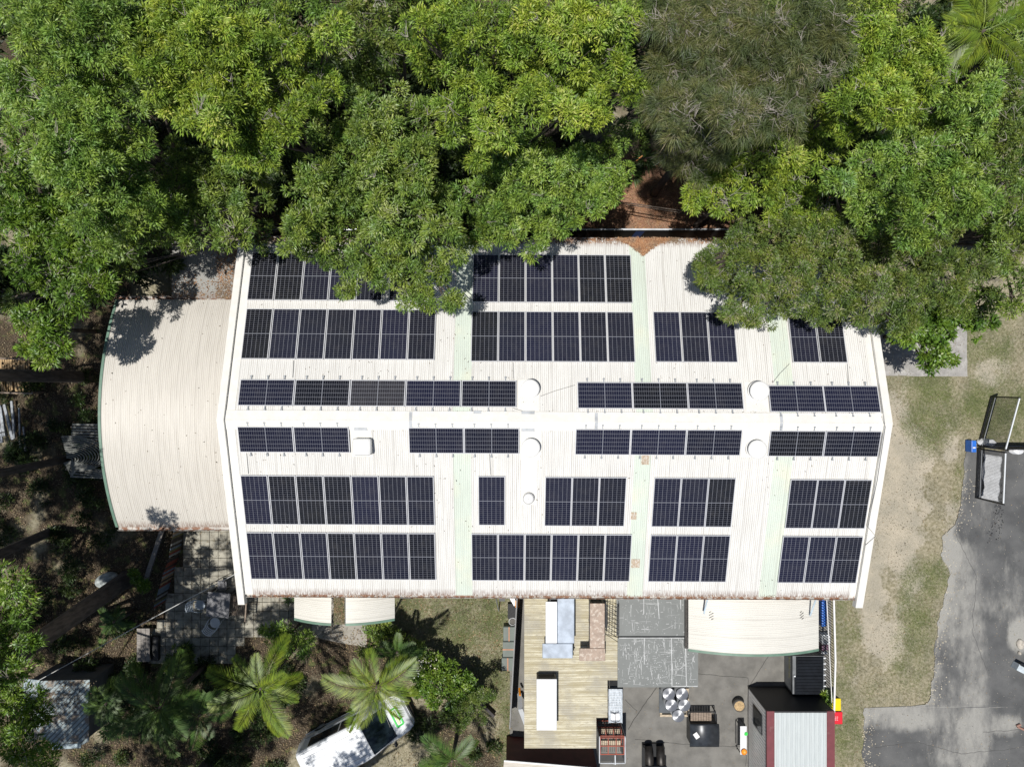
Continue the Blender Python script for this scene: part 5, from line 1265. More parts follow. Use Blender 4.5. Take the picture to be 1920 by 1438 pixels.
def leaf_quads(P, D, Nn, L, Wd, rg, droop=.15):
    D = unit(D); S = unit(np.cross(D, Nn)); L = L[:, None]; Wd = Wd[:, None]
    mid = P + D * L * .42; tip = P + D * L; tip[:, 2:] -= droop * L
    return np.stack([P, mid + S * Wd, tip, mid - S * Wd], 1)
def crown_quads(lumps, z, rg, dens=1.0, L=.15, Wd=.016, clump=.34, per=95, flat=.8, droop=.2, spread=.9, fill=.25, zr=1.15, inner=1.0):
    """lumps: (px, py, radius px[, dz]). leaves sprout from twig ends spread over each lump's dome"""
    Q = []; T = []; C = []
    for lp in lumps:
        px, py, rr = lp[:3]; rr = rr * .95; zt = z + (lp[3] if len(lp) > 3 else rg.uniform(-zr, zr))
        a = rr * (H - zt) / F; a = max(a * .72, a - clump * .38); c = np.array(W(px, py, zt)); b = a * flat; lt = rg.uniform(-.12, .14); c[2] -= b * .6; C.append((c, a, b, zt))
        n = max(8, int(dens * 1.7 * 2 * math.pi * a * a / (clump ** 2 * 2.6)))
        u = rg.uniform(-.15, 1, n); ph = rg.uniform(0, 6.283, n); s = np.sqrt(1 - u * u)
        dirs = np.stack([s * np.cos(ph), s * np.sin(ph), u], 1)
        rad = rg.uniform(.62, 1.14, n); rad[: int(n * fill)] = rg.uniform(.35, .75, int(n * fill))
        lob = 1 + .16 * np.sin(3 * ph + rg.uniform(0, 6)) + .1 * np.sin(5 * ph + rg.uniform(0, 6))
        cc = c + dirs * np.array([a, a, b]) * (rad * lob)[:, None]
        sz = clump * rg.uniform(.5, 1.45, n); k = (per * 1.25 * sz * sz / clump ** 2).astype(int) + 12
        idx = np.repeat(np.arange(n), k); m_ = len(idx)
        d = unit(rg.normal(size=(m_, 3)) + dirs[idx] * spread + np.array([0, 0, .35]))
        r_ = rg.uniform(.15, 1, m_) ** .6
        P = cc[idx] + d * (sz[idx] * r_ * .8)[:, None] * np.array([1, 1, .7])
        D = unit(d + rg.normal(size=(m_, 3)) * .5); Nn = unit(np.array([0, 0, 1.0]) + rg.normal(size=(m_, 3)) * .75)
        ll = L * rg.uniform(.6, 1.25, m_)
        Q.append(leaf_quads(P, D, Nn, ll, Wd * rg.uniform(.8, 1.45, m_), rg, droop))
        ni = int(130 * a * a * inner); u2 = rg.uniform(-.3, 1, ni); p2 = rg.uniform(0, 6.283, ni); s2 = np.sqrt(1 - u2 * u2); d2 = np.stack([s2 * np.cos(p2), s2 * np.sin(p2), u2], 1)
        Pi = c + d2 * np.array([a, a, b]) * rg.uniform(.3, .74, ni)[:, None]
        Q.append(leaf_quads(Pi, unit(d2 + rg.normal(size=(ni, 3))), unit(np.array([0, 0, 1.0]) + rg.normal(size=(ni, 3)) * .5), L * 1.5 * rg.uniform(.7, 1.3, ni), Wd * 2.6 * rg.uniform(.7, 1.3, ni), rg, droop)); T.append(rg.uniform(.0, .3, ni))  # inner leaves tinted dark to paint shade into the gaps
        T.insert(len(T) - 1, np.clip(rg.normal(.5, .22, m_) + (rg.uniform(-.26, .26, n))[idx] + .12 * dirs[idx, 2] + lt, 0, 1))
    return np.concatenate(Q), np.concatenate(T), C
LM = dict(
    mid=leaf_mat('leaf_mid_green', (.042, .08, .012), (.31, .47, .085), hi=(.38, .5, .2)),
    yel=leaf_mat('leaf_yellow_green', (.055, .095, .011), (.38, .52, .07), hi=(.46, .52, .16)),
    deep=leaf_mat('leaf_deep_green', (.038, .068, .011), (.28, .40, .075), hi=(.36, .44, .2)),
    olive=leaf_mat('leaf_olive', (.036, .060, .012), (.225, .31, .065), hi=(.3, .3, .2)),
    cas=leaf_mat('needle_grey_olive', (.045, .058, .016), (.19, .22, .085), trans=.2, hi=(.3, .28, .22)),
    bright=leaf_mat('leaf_bright', (.045, .09, .01), (.23, .37, .05), hi=(.42, .5, .3)),
    under=leaf_mat('leaf_gap_dark', (.012, .024, .006), (.05, .085, .02), hi=(.09, .13, .04)),  # near-black leaf tone puts deep shade into the crown gaps
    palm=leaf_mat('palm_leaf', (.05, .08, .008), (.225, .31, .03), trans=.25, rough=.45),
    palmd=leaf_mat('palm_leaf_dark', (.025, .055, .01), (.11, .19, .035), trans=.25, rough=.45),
    grass=leaf_mat('grass_blade', (.075, .09, .03), (.22, .21, .12), trans=.2, rough=.7, hi=(.35, .3, .17)),
    dead=leaf_mat('dead_leaf', (.09, .06, .04), (.40, .31, .21), trans=.1, rough=.8, hi=(.6, .52, .4)),
    deadred=leaf_mat('dead_leaf_red', (.17, .08, .045), (.46, .30, .2), trans=.1, rough=.8),
    deaddark=leaf_mat('dead_leaf_dark', (.05, .035, .025), (.2, .14, .08), trans=.0, rough=.8))
NLEAF = 0
def limb(m, a, b, r0, r1, rn, bend=.3, n=5, sides=7):
    a = Vector(a); b = Vector(b); pts = []; rs = []
    o = Vector((rn.uniform(-1, 1), rn.uniform(-1, 1), rn.uniform(-.3, .3))) * bend
    for i in range(n + 1):
        u = i / n; p_ = a.lerp(b, u) + o * math.sin(math.pi * u); pts.append(p_); rs.append(r0 + (r1 - r0) * u)
    m.tube(pts, rs, sides, cap=False); return pts
def tree(label, kind, z, lumps, base=None, seed=0, name='tree', trunk_r=.16, bark=None, twigs=0, group=None, cat='tree', forkh=.42, **kw):
    global NLEAF
    rg = np.random.default_rng(seed + 100); rn = random.Random(seed)
    Q, T, C = crown_quads(lumps, z, rg, **kw); NLEAF += len(Q)
    cx = sum(c[0][0] for c in C) / len(C); cy = sum(c[0][1] for c in C) / len(C)
    bx_, by_ = (base if base else (cx, cy))
    t = thing(name, label, cat, (bx_, by_, 0), 0, group)
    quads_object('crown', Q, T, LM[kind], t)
    m = MB(); zf = z * forkh
    fork = Vector((bx_ + (cx - bx_) * .25, by_ + (cy - by_) * .25, zf))
    m.tube([(bx_, by_, -.1), (bx_, by_, .25), (bx_ + (fork.x - bx_) * .6, by_ + (fork.y - by_) * .6, zf * .6), tuple(fork)], [trunk_r * 1.35, trunk_r * 1.05, trunk_r * .95, trunk_r * .85], 10)
    for c, a, b, zt in C:
        e = Vector((c[0], c[1], c[2] - b * .1)); mid = fork.lerp(e, .5)
        limb(m, fork, e, min(.09, trunk_r * .5), .02, rn, .25)
        for k in range(4):
            an = rn.uniform(0, 6.28); q = Vector((c[0] + math.cos(an) * a * .75, c[1] + math.sin(an) * a * .75, c[2] + b * rn.uniform(.2, .6)))
            limb(m, fork.lerp(e, .8), q, .03, .01, rn, .12, 4, 5)
    m.build('trunk', bark or M_bark, t, smooth=True)
    if twigs:
        m = MB()
        for k in range(twigs):
            c, a, b, zt = C[rn.randrange(len(C))]; an = rn.uniform(0, 6.28); r_ = rn.uniform(.1, .9)
            s0 = Vector((c[0] + math.cos(an) * a * r_, c[1] + math.sin(an) * a * r_, c[2] + b * math.sqrt(max(0, 1 - r_ * r_)) * .98))
            th = rn.uniform(0, 6.28)
            for j in range(rn.choice((2, 3, 4))):
                t2 = th + rn.uniform(-.9, .9); L = rn.uniform(.15, .5)
                e = s0 + Vector((math.cos(t2) * L, math.sin(t2) * L, rn.uniform(-.05, .2)))
                limb(m, s0, e, .008, .004, rn, .06, 4, 3)
        m.build('twig_sprays', M_paletwig, t)
    return t
TG = 'leafy trees crowding behind the workshop'
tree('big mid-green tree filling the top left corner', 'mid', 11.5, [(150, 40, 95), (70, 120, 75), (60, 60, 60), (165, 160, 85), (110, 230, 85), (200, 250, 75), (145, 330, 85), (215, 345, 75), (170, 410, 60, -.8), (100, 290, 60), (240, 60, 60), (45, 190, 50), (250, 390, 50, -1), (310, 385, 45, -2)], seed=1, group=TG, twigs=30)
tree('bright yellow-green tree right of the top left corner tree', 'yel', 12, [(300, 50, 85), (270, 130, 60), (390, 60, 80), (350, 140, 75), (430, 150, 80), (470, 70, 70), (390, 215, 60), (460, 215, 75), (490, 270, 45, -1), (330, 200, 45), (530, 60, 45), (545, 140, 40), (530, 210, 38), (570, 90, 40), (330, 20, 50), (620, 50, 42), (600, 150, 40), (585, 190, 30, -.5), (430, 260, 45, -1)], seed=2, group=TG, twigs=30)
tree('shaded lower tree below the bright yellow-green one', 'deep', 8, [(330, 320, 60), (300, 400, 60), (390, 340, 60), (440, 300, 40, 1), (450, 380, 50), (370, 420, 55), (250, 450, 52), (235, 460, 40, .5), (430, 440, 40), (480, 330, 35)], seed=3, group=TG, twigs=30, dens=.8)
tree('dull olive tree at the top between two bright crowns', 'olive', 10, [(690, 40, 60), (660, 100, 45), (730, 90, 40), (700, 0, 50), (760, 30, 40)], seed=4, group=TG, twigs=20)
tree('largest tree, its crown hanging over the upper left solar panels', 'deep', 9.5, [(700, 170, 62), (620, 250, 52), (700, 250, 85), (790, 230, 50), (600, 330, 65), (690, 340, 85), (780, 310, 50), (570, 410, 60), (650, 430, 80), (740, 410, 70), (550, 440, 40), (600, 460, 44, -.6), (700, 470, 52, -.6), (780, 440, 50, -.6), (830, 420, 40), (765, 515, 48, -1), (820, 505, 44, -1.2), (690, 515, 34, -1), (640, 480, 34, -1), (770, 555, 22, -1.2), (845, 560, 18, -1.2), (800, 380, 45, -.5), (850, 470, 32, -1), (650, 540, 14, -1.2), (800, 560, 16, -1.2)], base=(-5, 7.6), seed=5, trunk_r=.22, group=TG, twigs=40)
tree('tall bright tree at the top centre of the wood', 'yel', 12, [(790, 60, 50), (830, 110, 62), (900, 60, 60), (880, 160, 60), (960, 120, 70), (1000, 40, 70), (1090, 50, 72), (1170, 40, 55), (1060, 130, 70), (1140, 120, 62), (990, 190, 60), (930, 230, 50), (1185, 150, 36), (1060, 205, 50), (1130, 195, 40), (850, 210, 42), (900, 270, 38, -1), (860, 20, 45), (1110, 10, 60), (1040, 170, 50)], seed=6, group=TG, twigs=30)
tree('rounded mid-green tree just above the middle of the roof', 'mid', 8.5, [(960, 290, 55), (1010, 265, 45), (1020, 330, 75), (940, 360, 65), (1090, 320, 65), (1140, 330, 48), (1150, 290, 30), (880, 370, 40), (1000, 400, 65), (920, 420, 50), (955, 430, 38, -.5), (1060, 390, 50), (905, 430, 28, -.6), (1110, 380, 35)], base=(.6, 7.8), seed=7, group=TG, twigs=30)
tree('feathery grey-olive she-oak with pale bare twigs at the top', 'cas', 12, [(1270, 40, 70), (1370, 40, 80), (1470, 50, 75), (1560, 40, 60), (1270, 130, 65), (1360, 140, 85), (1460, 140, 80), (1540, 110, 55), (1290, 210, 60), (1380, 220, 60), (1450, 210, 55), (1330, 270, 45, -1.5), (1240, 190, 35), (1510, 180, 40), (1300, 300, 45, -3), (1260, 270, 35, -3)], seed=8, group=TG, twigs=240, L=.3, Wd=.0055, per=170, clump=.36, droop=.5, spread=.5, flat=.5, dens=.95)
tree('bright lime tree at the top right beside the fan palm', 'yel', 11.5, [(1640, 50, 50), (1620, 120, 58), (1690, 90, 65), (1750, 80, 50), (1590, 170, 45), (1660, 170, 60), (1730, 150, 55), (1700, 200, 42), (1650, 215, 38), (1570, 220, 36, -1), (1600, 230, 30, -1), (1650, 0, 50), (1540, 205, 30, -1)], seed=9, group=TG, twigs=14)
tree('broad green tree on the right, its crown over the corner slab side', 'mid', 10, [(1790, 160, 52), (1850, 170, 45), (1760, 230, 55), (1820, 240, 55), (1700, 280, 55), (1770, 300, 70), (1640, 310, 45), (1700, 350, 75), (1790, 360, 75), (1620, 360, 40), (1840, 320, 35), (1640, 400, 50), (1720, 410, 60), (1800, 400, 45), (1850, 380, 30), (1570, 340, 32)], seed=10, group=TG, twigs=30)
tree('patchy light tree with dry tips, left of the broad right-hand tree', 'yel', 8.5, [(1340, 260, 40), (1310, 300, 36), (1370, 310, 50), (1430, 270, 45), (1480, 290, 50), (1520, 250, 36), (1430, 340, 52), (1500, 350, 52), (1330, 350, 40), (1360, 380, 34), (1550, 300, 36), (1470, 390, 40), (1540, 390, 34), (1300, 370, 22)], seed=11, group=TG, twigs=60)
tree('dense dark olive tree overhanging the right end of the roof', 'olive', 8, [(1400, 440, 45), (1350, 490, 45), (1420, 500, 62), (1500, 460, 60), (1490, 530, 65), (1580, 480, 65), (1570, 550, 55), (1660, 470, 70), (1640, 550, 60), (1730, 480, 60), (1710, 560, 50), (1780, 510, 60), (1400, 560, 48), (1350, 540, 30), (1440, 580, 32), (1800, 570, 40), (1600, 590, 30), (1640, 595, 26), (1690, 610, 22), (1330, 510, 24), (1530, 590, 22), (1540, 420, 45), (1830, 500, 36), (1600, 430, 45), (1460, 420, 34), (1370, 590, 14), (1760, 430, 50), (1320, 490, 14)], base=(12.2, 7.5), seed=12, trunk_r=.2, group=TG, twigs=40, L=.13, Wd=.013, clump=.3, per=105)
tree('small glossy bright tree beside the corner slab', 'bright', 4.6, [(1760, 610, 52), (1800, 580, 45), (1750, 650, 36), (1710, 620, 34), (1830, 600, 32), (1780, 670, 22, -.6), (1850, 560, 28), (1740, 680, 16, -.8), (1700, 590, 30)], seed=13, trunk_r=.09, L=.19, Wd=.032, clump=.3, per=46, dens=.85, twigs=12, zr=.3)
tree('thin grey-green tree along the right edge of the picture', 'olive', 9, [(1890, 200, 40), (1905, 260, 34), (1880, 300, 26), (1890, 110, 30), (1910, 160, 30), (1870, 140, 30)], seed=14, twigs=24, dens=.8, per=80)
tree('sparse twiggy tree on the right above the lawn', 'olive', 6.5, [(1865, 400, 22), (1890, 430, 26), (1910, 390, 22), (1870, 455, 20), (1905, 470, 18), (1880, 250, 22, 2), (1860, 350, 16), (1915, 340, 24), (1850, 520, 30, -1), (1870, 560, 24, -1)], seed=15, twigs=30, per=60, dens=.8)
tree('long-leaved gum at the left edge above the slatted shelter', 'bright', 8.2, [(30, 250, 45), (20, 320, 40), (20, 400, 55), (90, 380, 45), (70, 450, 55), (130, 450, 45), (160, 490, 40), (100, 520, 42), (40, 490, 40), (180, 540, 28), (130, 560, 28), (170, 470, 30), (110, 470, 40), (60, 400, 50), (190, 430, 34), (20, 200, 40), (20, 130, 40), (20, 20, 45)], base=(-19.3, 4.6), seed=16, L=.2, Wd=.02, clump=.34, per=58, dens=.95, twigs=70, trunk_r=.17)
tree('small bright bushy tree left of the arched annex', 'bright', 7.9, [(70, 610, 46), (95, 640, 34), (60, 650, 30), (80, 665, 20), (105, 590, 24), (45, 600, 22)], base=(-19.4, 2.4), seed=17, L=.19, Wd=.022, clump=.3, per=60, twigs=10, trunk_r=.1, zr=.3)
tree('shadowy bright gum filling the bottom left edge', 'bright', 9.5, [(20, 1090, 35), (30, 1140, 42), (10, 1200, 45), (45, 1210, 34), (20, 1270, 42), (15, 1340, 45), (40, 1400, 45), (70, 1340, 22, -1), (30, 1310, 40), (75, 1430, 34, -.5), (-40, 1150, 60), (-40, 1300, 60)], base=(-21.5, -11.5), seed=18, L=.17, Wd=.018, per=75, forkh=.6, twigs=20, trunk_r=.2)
# trees whose crowns stand beyond the left edge; only their trunks and their shade reach the picture
def offtree(label, base, crowns, z, seed, r=.2, dens=.5):
    """crowns given in metres (x, y, radius) at height z: tall gums whose heads are past the picture's left edge"""
    lp = [(960 + x * F / (H - z), 719 - y * F / (H - z), ra * F / (H - z), z + dz) for x, y, ra, dz in [(c + (0,))[:4] for c in crowns]]
    lp = [(a_, b_, c_) for a_, b_, c_, d_ in lp]
    return tree(label, 'deep', z, lp, base=base, seed=seed, per=60, L=.22, Wd=.026, dens=dens * 1.9, trunk_r=r, inner=.35, clump=.42, twigs=0, forkh=.64)
offtree('twin-stemmed dark tree leaning out past the left edge', (-19.7, .3), [(-21, 1.2, 1.7), (-20.4, -1.2, 1.4), (-22.6, -.5, 1.8), (-19.9, .3, 1.2), (-23, 2.6, 1.6), (-21.4, 3.6, 1.4), (-24, -3, 1.8)], 13, 30, .26)
offtree('slim dark tree rising behind the slatted arbour', (-20.6, -3.5), [(-20.6, -3.8, 1.5), (-22.2, -4.8, 1.8), (-20.2, -5.7, 1.3), (-23.2, -2.6, 1.6), (-24.4, -6.3, 1.6), (-25.6, -4.6, 1.4), (-22.0, -7.0, 1.7), (-20.0, -2.4, .9)], 14, 31, .17)
offtree('dark tree low on the left leaning past the edge', (-21.2, -6.8), [(-19.5, -8.2, 1.5), (-21.3, -9.0, 1.8), (-17.9, -9.4, 1.4), (-19.4, -10.8, 1.6), (-23.6, -9.3, 1.5), (-25.4, -8.3, 1.4), (-21.8, -11.6, 1.8)], 15, 32, .2)
offtree('tall gum with a broad leaning trunk left of the patio', (-17.9, -9.1), [(-16.2, -10.0, 1.3), (-14.3, -9.6, .9), (-14.9, -11.0, 1.3), (-17.5, -12.9, 1.2), (-18.6, -13.2, 1.6), (-14.3, -12.7, .9), (-20.6, -14.6, 1.7), (-17.0, -15.3, 1.4), (-14.9, -9.9, .8)], 15.5, 33, .36, .42)
offtree('gum below the picture whose shade falls on the palms', (-14, -17.5), [(-14.3, -13.1, 1.1), (-15.8, -14.4, 1.5), (-12.6, -17.0, 1.3), (-17.6, -17, 1.6), (-18.8, -15.4, 1.5), (-14.6, -16.8, 1.4), (-16.8, -13.4, 1.2)], 15.5, 34, .25, .6)
offtree('thin gum below the picture dappling the parked van', (-8, -18.5), [(-8.6, -16.6, 1.0), (-7.0, -17.4, .9), (-9.8, -18.2, 1.3), (-6.2, -15.8, .5)], 15.5, 35, .18, .35)
tree('row of mixed crowns along the top edge of the picture', 'mid', 9, [(x_, -45 + (x_ * 37 % 40), 62) for x_ in range(20, 1250, 85)], seed=41, group=TG, dens=.7, per=70, base=(-3, 17))
tree('olive crowns along the top edge behind the she-oak', 'olive', 9, [(x_, -40 + (x_ * 37 % 40), 62) for x_ in range(1260, 1760, 85)], seed=42, group=TG, dens=.7, per=70, base=(12, 17))
tree('dark leafy tree along the right edge above the lawn', 'deep', 8, [(1905, 170, 50), (1900, 250, 50), (1895, 330, 46), (1905, 410, 46), (1885, 470, 34), (1915, 520, 40), (1870, 280, 30), (1865, 420, 26), (1855, 470, 24, -1), (1905, 575, 22, -1)], seed=44, dens=.75, per=80, twigs=40, base=(21.2, 8))
tree('dark glossy crown in the top right corner', 'deep', 7, [(1900, 60, 40), (1920, 10, 50), (1870, 0, 40), (1915, 110, 24)], seed=43, dens=.7, per=70)
# airy boughs casting the dappled shade over the patio come from crowns hung to the sides
def shade_tree(label, base, lumps, z, seed, r=.12):
    return tree(label, 'deep', z, lumps, base=base, seed=seed, per=26, L=.17, Wd=.02, dens=.55, trunk_r=r)

# understorey in the gaps of the wood
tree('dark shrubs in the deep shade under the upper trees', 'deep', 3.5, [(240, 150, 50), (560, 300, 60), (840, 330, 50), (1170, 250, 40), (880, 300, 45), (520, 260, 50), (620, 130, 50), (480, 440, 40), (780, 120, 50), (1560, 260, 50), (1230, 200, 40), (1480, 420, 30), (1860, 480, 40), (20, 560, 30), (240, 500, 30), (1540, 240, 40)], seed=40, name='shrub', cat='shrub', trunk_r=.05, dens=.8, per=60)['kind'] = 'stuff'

# coarse low growth added to darken the gaps between the crowns
rg = np.random.default_rng(77)
lp = [(rg.uniform(-40, 1960), rg.uniform(-30, 400), rg.uniform(26, 42)) for _ in range(430)]
lp = [q for q in lp if not (1130 < q[0] < 1330 and q[1] > 190) and not (1010 < q[0] < 1400 and q[1] > 345) and not (q[0] > 1780 and q[1] > 330)]
lp += [(rg.uniform(-30, 180), rg.uniform(380, 560), rg.uniform(24, 36)) for _ in range(26)] + [(rg.uniform(1840, 1930), rg.uniform(200, 480), 30) for _ in range(20)] + [(rg.uniform(200, 320), rg.uniform(400, 520), 26) for _ in range(8)]
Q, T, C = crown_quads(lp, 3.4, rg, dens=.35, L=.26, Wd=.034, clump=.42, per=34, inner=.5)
tag(quads_object('undergrowth', Q, T, LM['under'], None, (0, 10, 0)), 'tangled undergrowth coloured near-black to darken the gaps beneath the trees', 'undergrowth', kind='stuff')
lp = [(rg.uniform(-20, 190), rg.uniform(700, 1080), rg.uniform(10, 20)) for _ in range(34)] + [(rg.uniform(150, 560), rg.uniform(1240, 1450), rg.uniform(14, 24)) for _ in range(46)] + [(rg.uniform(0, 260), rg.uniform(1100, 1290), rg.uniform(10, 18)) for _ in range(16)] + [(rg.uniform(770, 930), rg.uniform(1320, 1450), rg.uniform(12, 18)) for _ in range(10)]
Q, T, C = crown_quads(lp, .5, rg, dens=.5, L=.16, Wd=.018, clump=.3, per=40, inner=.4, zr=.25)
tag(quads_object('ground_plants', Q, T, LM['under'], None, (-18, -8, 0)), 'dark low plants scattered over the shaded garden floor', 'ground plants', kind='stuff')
# ---- palms
def frond_quads(rg, L=2.3, nl=46, leaf=.55, w=.012, arch=.55, twist=0.0):
    Q = []; side = rg.uniform(-.22, .22) * L
    for s_ in (-1, 1):
        u = np.linspace(.12, 1, nl); x = L * (u - .10 * u * u * arch); z = .45 * L * arch * (u * .9 - 1.25 * u * u)
        P = np.stack([x, s_ * .012 + side * u ** 2, z], 1)
        ll = leaf * (np.sin(np.pi * np.clip(u * .93 + .08, 0, 1)) ** .6) * rg.uniform(.85, 1.1, nl)
        fwd = .55 + 1.0 * u + rg.uniform(-.07, .07, nl)
        D = unit(np.stack([fwd, s_ * np.ones(nl), (.5 - .7 * u) * rg.uniform(.75, 1.2, nl) + rg.uniform(-.06, .06, nl)], 1)); Nn = unit(np.stack([0 * u, -s_ * .35 + 0 * u, 1 + 0 * u], 1))
        Q.append(leaf_quads(P, D, Nn, ll, np.full(nl, w) * rg.uniform(.7, 1.3, nl), rg, .45))
    u = np.linspace(0, 1, 9); mid = np.stack([L * (u - .10 * u * u * arch), side * u ** 2, .45 * L * arch * (u * .9 - 1.25 * u * u)], 1)
    for a, b in zip(mid[:-1], mid[1:]):
        wv = np.array([0, .016, 0]); Q.append(np.array([[a - wv, b - wv * .7, b + wv * .7, a + wv]]))
    return np.concatenate(Q)
def palm(label, px, py, z, n, L, mt, seed, name='palm', tilt=(.0, .5), angs=None, trunk_r=.09, leaf=.62, nl=46, w=.0165, group=None):
    rg = np.random.default_rng(seed); rn = random.Random(seed); c = W(px, py, z)
    t = thing(name, label, 'palm', (c.x, c.y, 0), 0, group)
    m = MB(); m.tube([(c.x, c.y, 0), (c.x + .03, c.y, z * .5), (c.x, c.y, z - .15), (c.x, c.y, z + .1)], [trunk_r * 1.3, trunk_r, trunk_r * .8, trunk_r * .5], 10); m.build('trunk', M_bark, t, smooth=True)
    protos_ = []
    for i in range(n):
        if i < 5:
            Q = frond_quads(rg, L * rn.uniform(.9, 1.08), nl, leaf, w, rn.uniform(.45, 1.15)); o = quads_object('frond', Q, rg.normal(.55, .2, len(Q)), LM[mt]); protos_.append(o)
        else: o = protos_[rn.randrange(5)].copy(); COL.objects.link(o)
        o.parent = t; o.location = (0, 0, z)
        a = (angs[i] + rn.uniform(-5, 5) if angs else i * 360 / n + rn.uniform(-20, 20)); up = rn.uniform(tilt[0] - .25, tilt[1] + .2)
        o.rotation_mode = 'XYZ'; o.rotation_euler = (rn.uniform(-.25, .25), -up, R(a))
        s_ = rn.uniform(.62, 1.12); o.scale = (s_, s_, s_)
    for k in range(2):
        Q = frond_quads(rg, L * .8, nl, leaf * .7, w * .7, 1.5); o = quads_object('dead_frond', Q, rg.normal(.4, .2, len(Q)), LM['dead'], t); o.location = (0, 0, z - .1); o.rotation_euler = (rn.uniform(-.3, .3), .5, R(rn.uniform(0, 360)))
    return t
palm('bright yellow-green palm overhanging the white van', 706, 1287, 4.2, 13, 2.15, 'palm', 1, angs=[100, 52, 30, 5, 160, 175, 215, 232, 255, 285, 315, 338, 130], tilt=(.05, .5))
palm('bright green palm left of the leaf-strewn path', 489, 1290, 4.6, 12, 2.3, 'palm', 2, angs=[75, 95, 35, 15, 235, 246, 200, 160, 290, 320, 128, 350], tilt=(.0, .45))
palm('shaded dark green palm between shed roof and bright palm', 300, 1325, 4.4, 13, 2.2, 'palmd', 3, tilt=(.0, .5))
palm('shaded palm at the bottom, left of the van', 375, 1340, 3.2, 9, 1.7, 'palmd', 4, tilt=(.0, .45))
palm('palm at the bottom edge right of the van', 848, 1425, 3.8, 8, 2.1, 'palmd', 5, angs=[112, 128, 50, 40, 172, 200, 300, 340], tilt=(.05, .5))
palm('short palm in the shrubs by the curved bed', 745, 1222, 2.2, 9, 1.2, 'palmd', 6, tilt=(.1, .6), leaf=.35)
palm('tall palm with glossy fronds at the top right corner', 1842, 60, 9.5, 11, 2.3, 'palm', 7, tilt=(-.1, .5), leaf=.8, w=.022, angs=[235, 250, 215, 300, 190, 160, 130, 330, 20, 60, 95])
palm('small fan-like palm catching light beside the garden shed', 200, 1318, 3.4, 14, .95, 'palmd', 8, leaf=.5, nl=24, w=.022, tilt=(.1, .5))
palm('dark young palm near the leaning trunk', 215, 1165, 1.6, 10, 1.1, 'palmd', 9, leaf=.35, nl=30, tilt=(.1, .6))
# strappy tufts in the gap under the she-oak
def tuft(px, py, r_, n, seed, label, z=.1, mt='palmd', group='strappy tufts in the gap of the wood'):
    rg = np.random.default_rng(seed); c = np.array(W(px, py, z)); ph = rg.uniform(0, 6.28, n); up = rg.uniform(.2, 1.4, n)
    D = unit(np.stack([np.cos(ph), np.sin(ph), up], 1)); P = c + np.stack([np.cos(ph), np.sin(ph), 0 * ph], 1) * .06
    Q = leaf_quads(P, D, unit(np.array([0, 0, 1.]) + rg.normal(size=(n, 3)) * .3), r_ * rg.uniform(.6, 1.1, n), np.full(n, .014), rg, .7)
    tag(quads_object('strappy_tuft', Q, rg.normal(.5, .2, n), LM[mt], None, (c[0], c[1], 0)), label, 'plant', group)
tuft(1203, 240, 1.1, 240, 1, 'upper strappy green tuft in the gap between the trees'); tuft(1210, 300, 1.0, 220, 2, 'lower strappy green tuft near the fallen orange leaf'); tuft(1185, 330, .8, 140, 5, 'small strappy tuft closest to the dark rear fence')
tuft(350, 1215, .6, 120, 3, 'grey-green strappy plant on the patio edge'); tuft(545, 1120, .5, 90, 4, 'small green tuft beside the left porch awning')
m = MB(); m.bar(W(1193, 302, .6), W(1205, 292, .65), .05, .02); tag(m.build('fallen_frond', M_orange, None, W(1198, 297, .6)), 'fallen orange frond sheath between two tufts', 'frond')
# shrubs and hedge
tree('bushy green shrub left of the path below the porch', 'mid', 2.0, [(545, 1185, 26), (520, 1205, 26), (570, 1205, 22), (500, 1180, 18), (545, 1215, 22)], seed=50, name='shrub', cat='shrub', trunk_r=.05, per=60, zr=.3)
tree('leafy creeper mound in the curved garden bed with pale flowers', 'bright', 1.6, [(800, 1250, 26), (820, 1280, 34), (850, 1300, 30), (790, 1290, 26), (870, 1270, 18), (845, 1265, 22), (885, 1290, 16), (815, 1310, 22), (780, 1262, 16)], seed=51, name='shrub', cat='shrub', trunk_r=.05, L=.13, Wd=.028, per=56, clump=.26, zr=.25)
tree('dark feathery conifer shrub right of the creeper mound', 'olive', 2.6, [(870, 1330, 24), (900, 1310, 20), (890, 1345, 20), (860, 1350, 20), (915, 1300, 16)], seed=52, name='shrub', cat='shrub', trunk_r=.06, per=90, L=.12, Wd=.01, clump=.24, zr=.3)
tree('low dark bushes crowding the head of the curved bed', 'deep', 1.7, [(700, 1190, 22), (725, 1205, 26), (760, 1210, 22), (690, 1215, 22), (780, 1225, 18), (715, 1180, 18)], seed=53, name='shrub', cat='shrub', trunk_r=.05, per=60, zr=.3)
tree('grey-green mounded shrub at the bottom of the patio', 'olive', 1.0, [(335, 1235, 22), (350, 1250, 18), (322, 1250, 16), (345, 1228, 14)], seed=54, name='shrub', cat='shrub', trunk_r=.04, per=70, clump=.22, zr=.15)
tree('low green shrub beside the metal dome', 'bright', 1.2, [(262, 1095, 12), (250, 1080, 9), (272, 1100, 9)], seed=55, name='shrub', cat='shrub', trunk_r=.03, clump=.2, per=50, zr=.1)
tree('ferny shrub by the fence behind the skip', 'bright', 1.2, [(1551, 1312, 7), (1552, 1322, 6), (1549, 1302, 6)], seed=56, name='shrub', cat='shrub', trunk_r=.03, clump=.16, per=50, zr=.1)
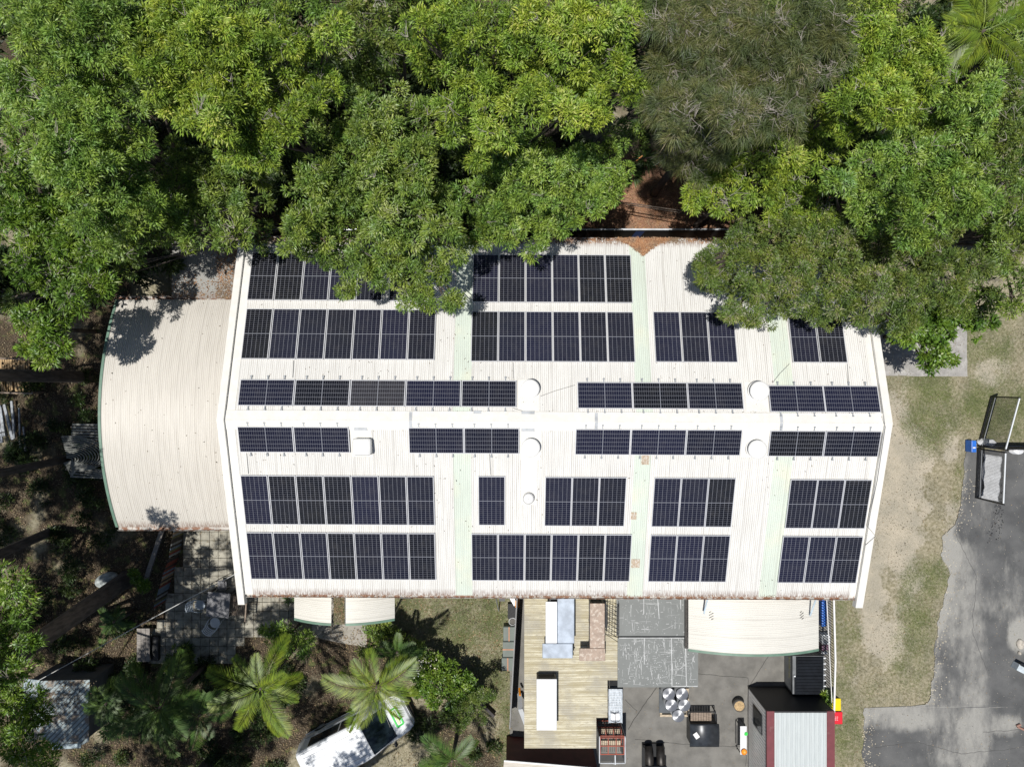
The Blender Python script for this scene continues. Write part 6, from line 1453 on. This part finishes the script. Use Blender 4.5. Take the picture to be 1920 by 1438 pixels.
# white flowers on the creeper
rg = np.random.default_rng(5); n = 90; pts = np.array([W(796 + rg.normal(0, 12), 1250 + rg.normal(0, 10), 1.75 + rg.uniform(-.1, .1)) for _ in range(n)])
V = leaf_quads(pts, unit(rg.normal(size=(n, 3)) * [1, 1, .2]), np.tile([0, 0, 1.0], (n, 1)), np.full(n, .07), np.full(n, .03), rg, 0)
mt_ = leaf_mat('petal', (.6, .6, .6), (.8, .8, .8), trans=.1)
tag(quads_object('flowers', V, rg.uniform(0, 1, n), mt_, None, tuple(pts[0])), 'scattered white flowers over the creeper mound', 'flowers', kind='stuff')
# low dark strip along the curve of the bed
m = MB(); q = jag([W(*a) for a in ((690, 1225), (720, 1205), (765, 1212), (800, 1232), (840, 1255), (870, 1285), (900, 1310), (935, 1345))], .02, .3, 3, close=False)
for a, b in zip(q[:-1], q[1:]): m.bar((a.x, a.y, .2), (b.x, b.y, .2), .12, .4)
tag(m.build('bed_strip', mat('dark_strip', (.05, .045, .045), .8), None, W(800, 1240)), 'low dark curved strip round the shrub bed', 'edging')

# ---- loose ground cover: dead leaves, grass blades
def scatter(n, px0, py0, px1, py1, test, rg, z=.03):
    a = W(px0, py1); b = W(px1, py0); X = rg.uniform(a.x, b.x, n); Y = rg.uniform(a.y, b.y, n)
    k = test(X, Y) > rg.uniform(0, 1, n); X, Y = X[k], Y[k]; return np.stack([X, Y, np.full(len(X), z) + rg.uniform(0, .02, len(X))], 1)
def fallen(name, P, mt, rg, L=.075, Wd=.014, label=None):
    n = len(P); ph = rg.uniform(0, 6.28, n); D = np.stack([np.cos(ph), np.sin(ph), rg.uniform(-.1, .25, n)], 1)
    V = leaf_quads(P, D, unit(np.array([0, 0, 1.]) + rg.normal(size=(n, 3)) * .35), L * rg.uniform(.5, 1.4, n), Wd * rg.uniform(.6, 1.4, n), rg, 0)
    return tag(quads_object(name, V, rg.beta(1.2, 1.6, n), LM[mt]), label, 'leaf litter', kind='stuff')
rg = np.random.default_rng(11)
inpatio = lambda X, Y: pip(X, Y, ppoly)
P = scatter(90000, -40, 560, 960, 1450, lambda X, Y: np.clip(fLit(X, Y) * (.35 + .9 * fbm(X, Y, .9, 77)) + .05, 0, 1) * np.where(inpatio(X, Y), .12, 1), rg, .06)
fallen('fallen_leaves', P, 'dead', rg, label='tan dead leaves littering the garden floor on the left')
P = scatter(26000, 480, 330, 1560, 450, lambda X, Y: 1 + 0 * X, rg); fallen('fallen_leaves', P, 'deadred', rg, .09, .018, label='red-brown dead leaves on the ground behind the rear fence')
P = scatter(3200, 735, 1112, 960, 1438, lambda X, Y: .25 + .6 * fbm(X, Y, 1.0, 5), rg); fallen('fallen_leaves', P, 'dead', rg, .085, .02, label='pale dead leaves scattered on the small lawn')
P = scatter(7000, 1575, 620, 1920, 1438, lambda X, Y: .12 + .75 * (fbm(X, Y, 1.3, 15) > .55) * ~pip(X, Y, poly), rg, .04); fallen('fallen_leaves', P, 'dead', rg, .05, .013, label='pale dead leaves scattered over the right-hand verge')
P = scatter(300, 980, 1240, 1480, 1438, lambda X, Y: .9 + 0 * X, rg, .045); fallen('fallen_leaves', P, 'dead', rg, .05, .012, label='few small leaves on the concrete yard')
P = scatter(150000, 1560, 600, 1925, 1445, lambda X, Y: np.clip(fG(X, Y) * .5 + .05, 0, 1) * ~pip(X, Y, poly), rg, .01)
P2 = scatter(60000, 690, 1112, 975, 1445, lambda X, Y: np.clip(fG(X, Y) * .8 + .15, 0, 1), rg, .01); P = np.concatenate([P, P2]); n = len(P); ph = rg.uniform(0, 6.28, n)
D = np.stack([np.cos(ph), np.sin(ph), rg.uniform(.3, 1.2, n)], 1); V = leaf_quads(P, D, unit(np.array([0, 0, 1.]) + rg.normal(size=(n, 3)) * .6), .06 * rg.uniform(.5, 1.4, n), np.full(n, .006), rg, .3)
tag(quads_object('grass', V, np.clip(rg.normal(.35, .25, n) + .35 * (1 - fG(P[:, 0], P[:, 1])), 0, 1), LM['grass']), 'short patchy grass on the lawn and verge', 'grass', kind='stuff')
# leaves lying on the roofs
def on_roof(n, pxr, zf, prob, L, Wd, mt, label, mean=None):
    X = rg.uniform(pxr[0], pxr[1], n); Y = rg.uniform(pxr[2], pxr[3], n); k = prob(X, Y) > rg.uniform(0, 1, n); X, Y = X[k], Y[k]
    P = np.stack([X, Y, zf(X, Y) + .014 + rg.uniform(0, .012, len(X))], 1); return fallen('roof_leaves', P, mt, rg, L, Wd, label=label)
rz = lambda X, Y: RZ - SL * np.abs(-(X - RX) * math.sin(TH) + (Y - RY) * math.cos(TH))
on_roof(1100, (-10.5, 13.8, -8.5, 5.5), rz, lambda X, Y: np.clip(.15 + .8 * (fbm(X, Y, 2.2, 61) > .52) + .5 * (np.abs(Y - RY) < .5), 0, 1), .075, .011, 'deaddark', 'few dark dead leaves lying on the main roof')
on_roof(900, (-3, 13.5, -2.1, -.85), rz, lambda X, Y: np.clip(1 - np.abs(np.abs(Y - RY) - .37) * 14, 0, 1), .05, .01, 'deaddark', 'dark debris caught along both sides of the ridge cap')
on_roof(9000, (4.3, 6.8, 5.0, 5.95), rz, lambda X, Y: (Y > 5.86 - .9 * np.clip(1 - np.abs(X - 5.35) / .95, 0, 1) ** 1.3 * .75).astype(float), .08, .017, 'deadred', 'wedge of rust-coloured leaves at the roof top edge by the rear fence')
on_roof(5000, (-10.8, 9.5, 5.72, 5.95), rz, lambda X, Y: fbm(X, Y, 1.1, 44) * 1.1, .07, .015, 'deadred', 'rust-coloured leaves along the upper gutter')
on_roof(1300, (-10.8, 14, -8.76, -8.66), rz, lambda X, Y: fbm(X, Y, 1.1, 45) * 1.2, .05, .012, 'deadred', 'rust-coloured leaves in the lower gutter')
on_roof(70, (-16.6, -11.3, -6, 3.4), lambda X, Y: arch(Y), lambda X, Y: 1 + 0 * X, .07, .012, 'deaddark', 'a few dead leaves on the arched annex roof')
on_roof(5000, (-14.5, -11.2, 3.6, 6.2), lambda X, Y: 2.76 + 0 * X, lambda X, Y: np.clip((fbm(X, Y, 1.2, 8) - .35) * 2 + (X > -12.6) * .6, 0, 1), .08, .018, 'deadred', 'rust-coloured leaves on the small grey lean-to roof')
on_roof(3500, (-21.3, -18.0, -15.9, -12.9), lambda X, Y: 2.21 + 0 * X, lambda X, Y: np.clip((fbm(X, Y, 1.2, 9) - .42) * 3, 0, 1), .07, .016, 'dead', 'dry leaves lying on the garden shed roof')
on_roof(4500, (-22.5, -20.0, 3, 5.2), lambda X, Y: 2.22 + 0 * X, lambda X, Y: fbm(X, Y, .9, 9), .08, .018, 'dead', 'dry leaves on the slatted shelter roof')
on_roof(1500, (-7.62, -7.08, -10.15, -8.6), lambda X, Y: 2.93 + 0 * X, lambda X, Y: fbm(X, Y, .5, 19) * 1.2, .06, .014, 'dead', 'dead leaves filling the box gutter between the awnings')
print('leaves', NLEAF)
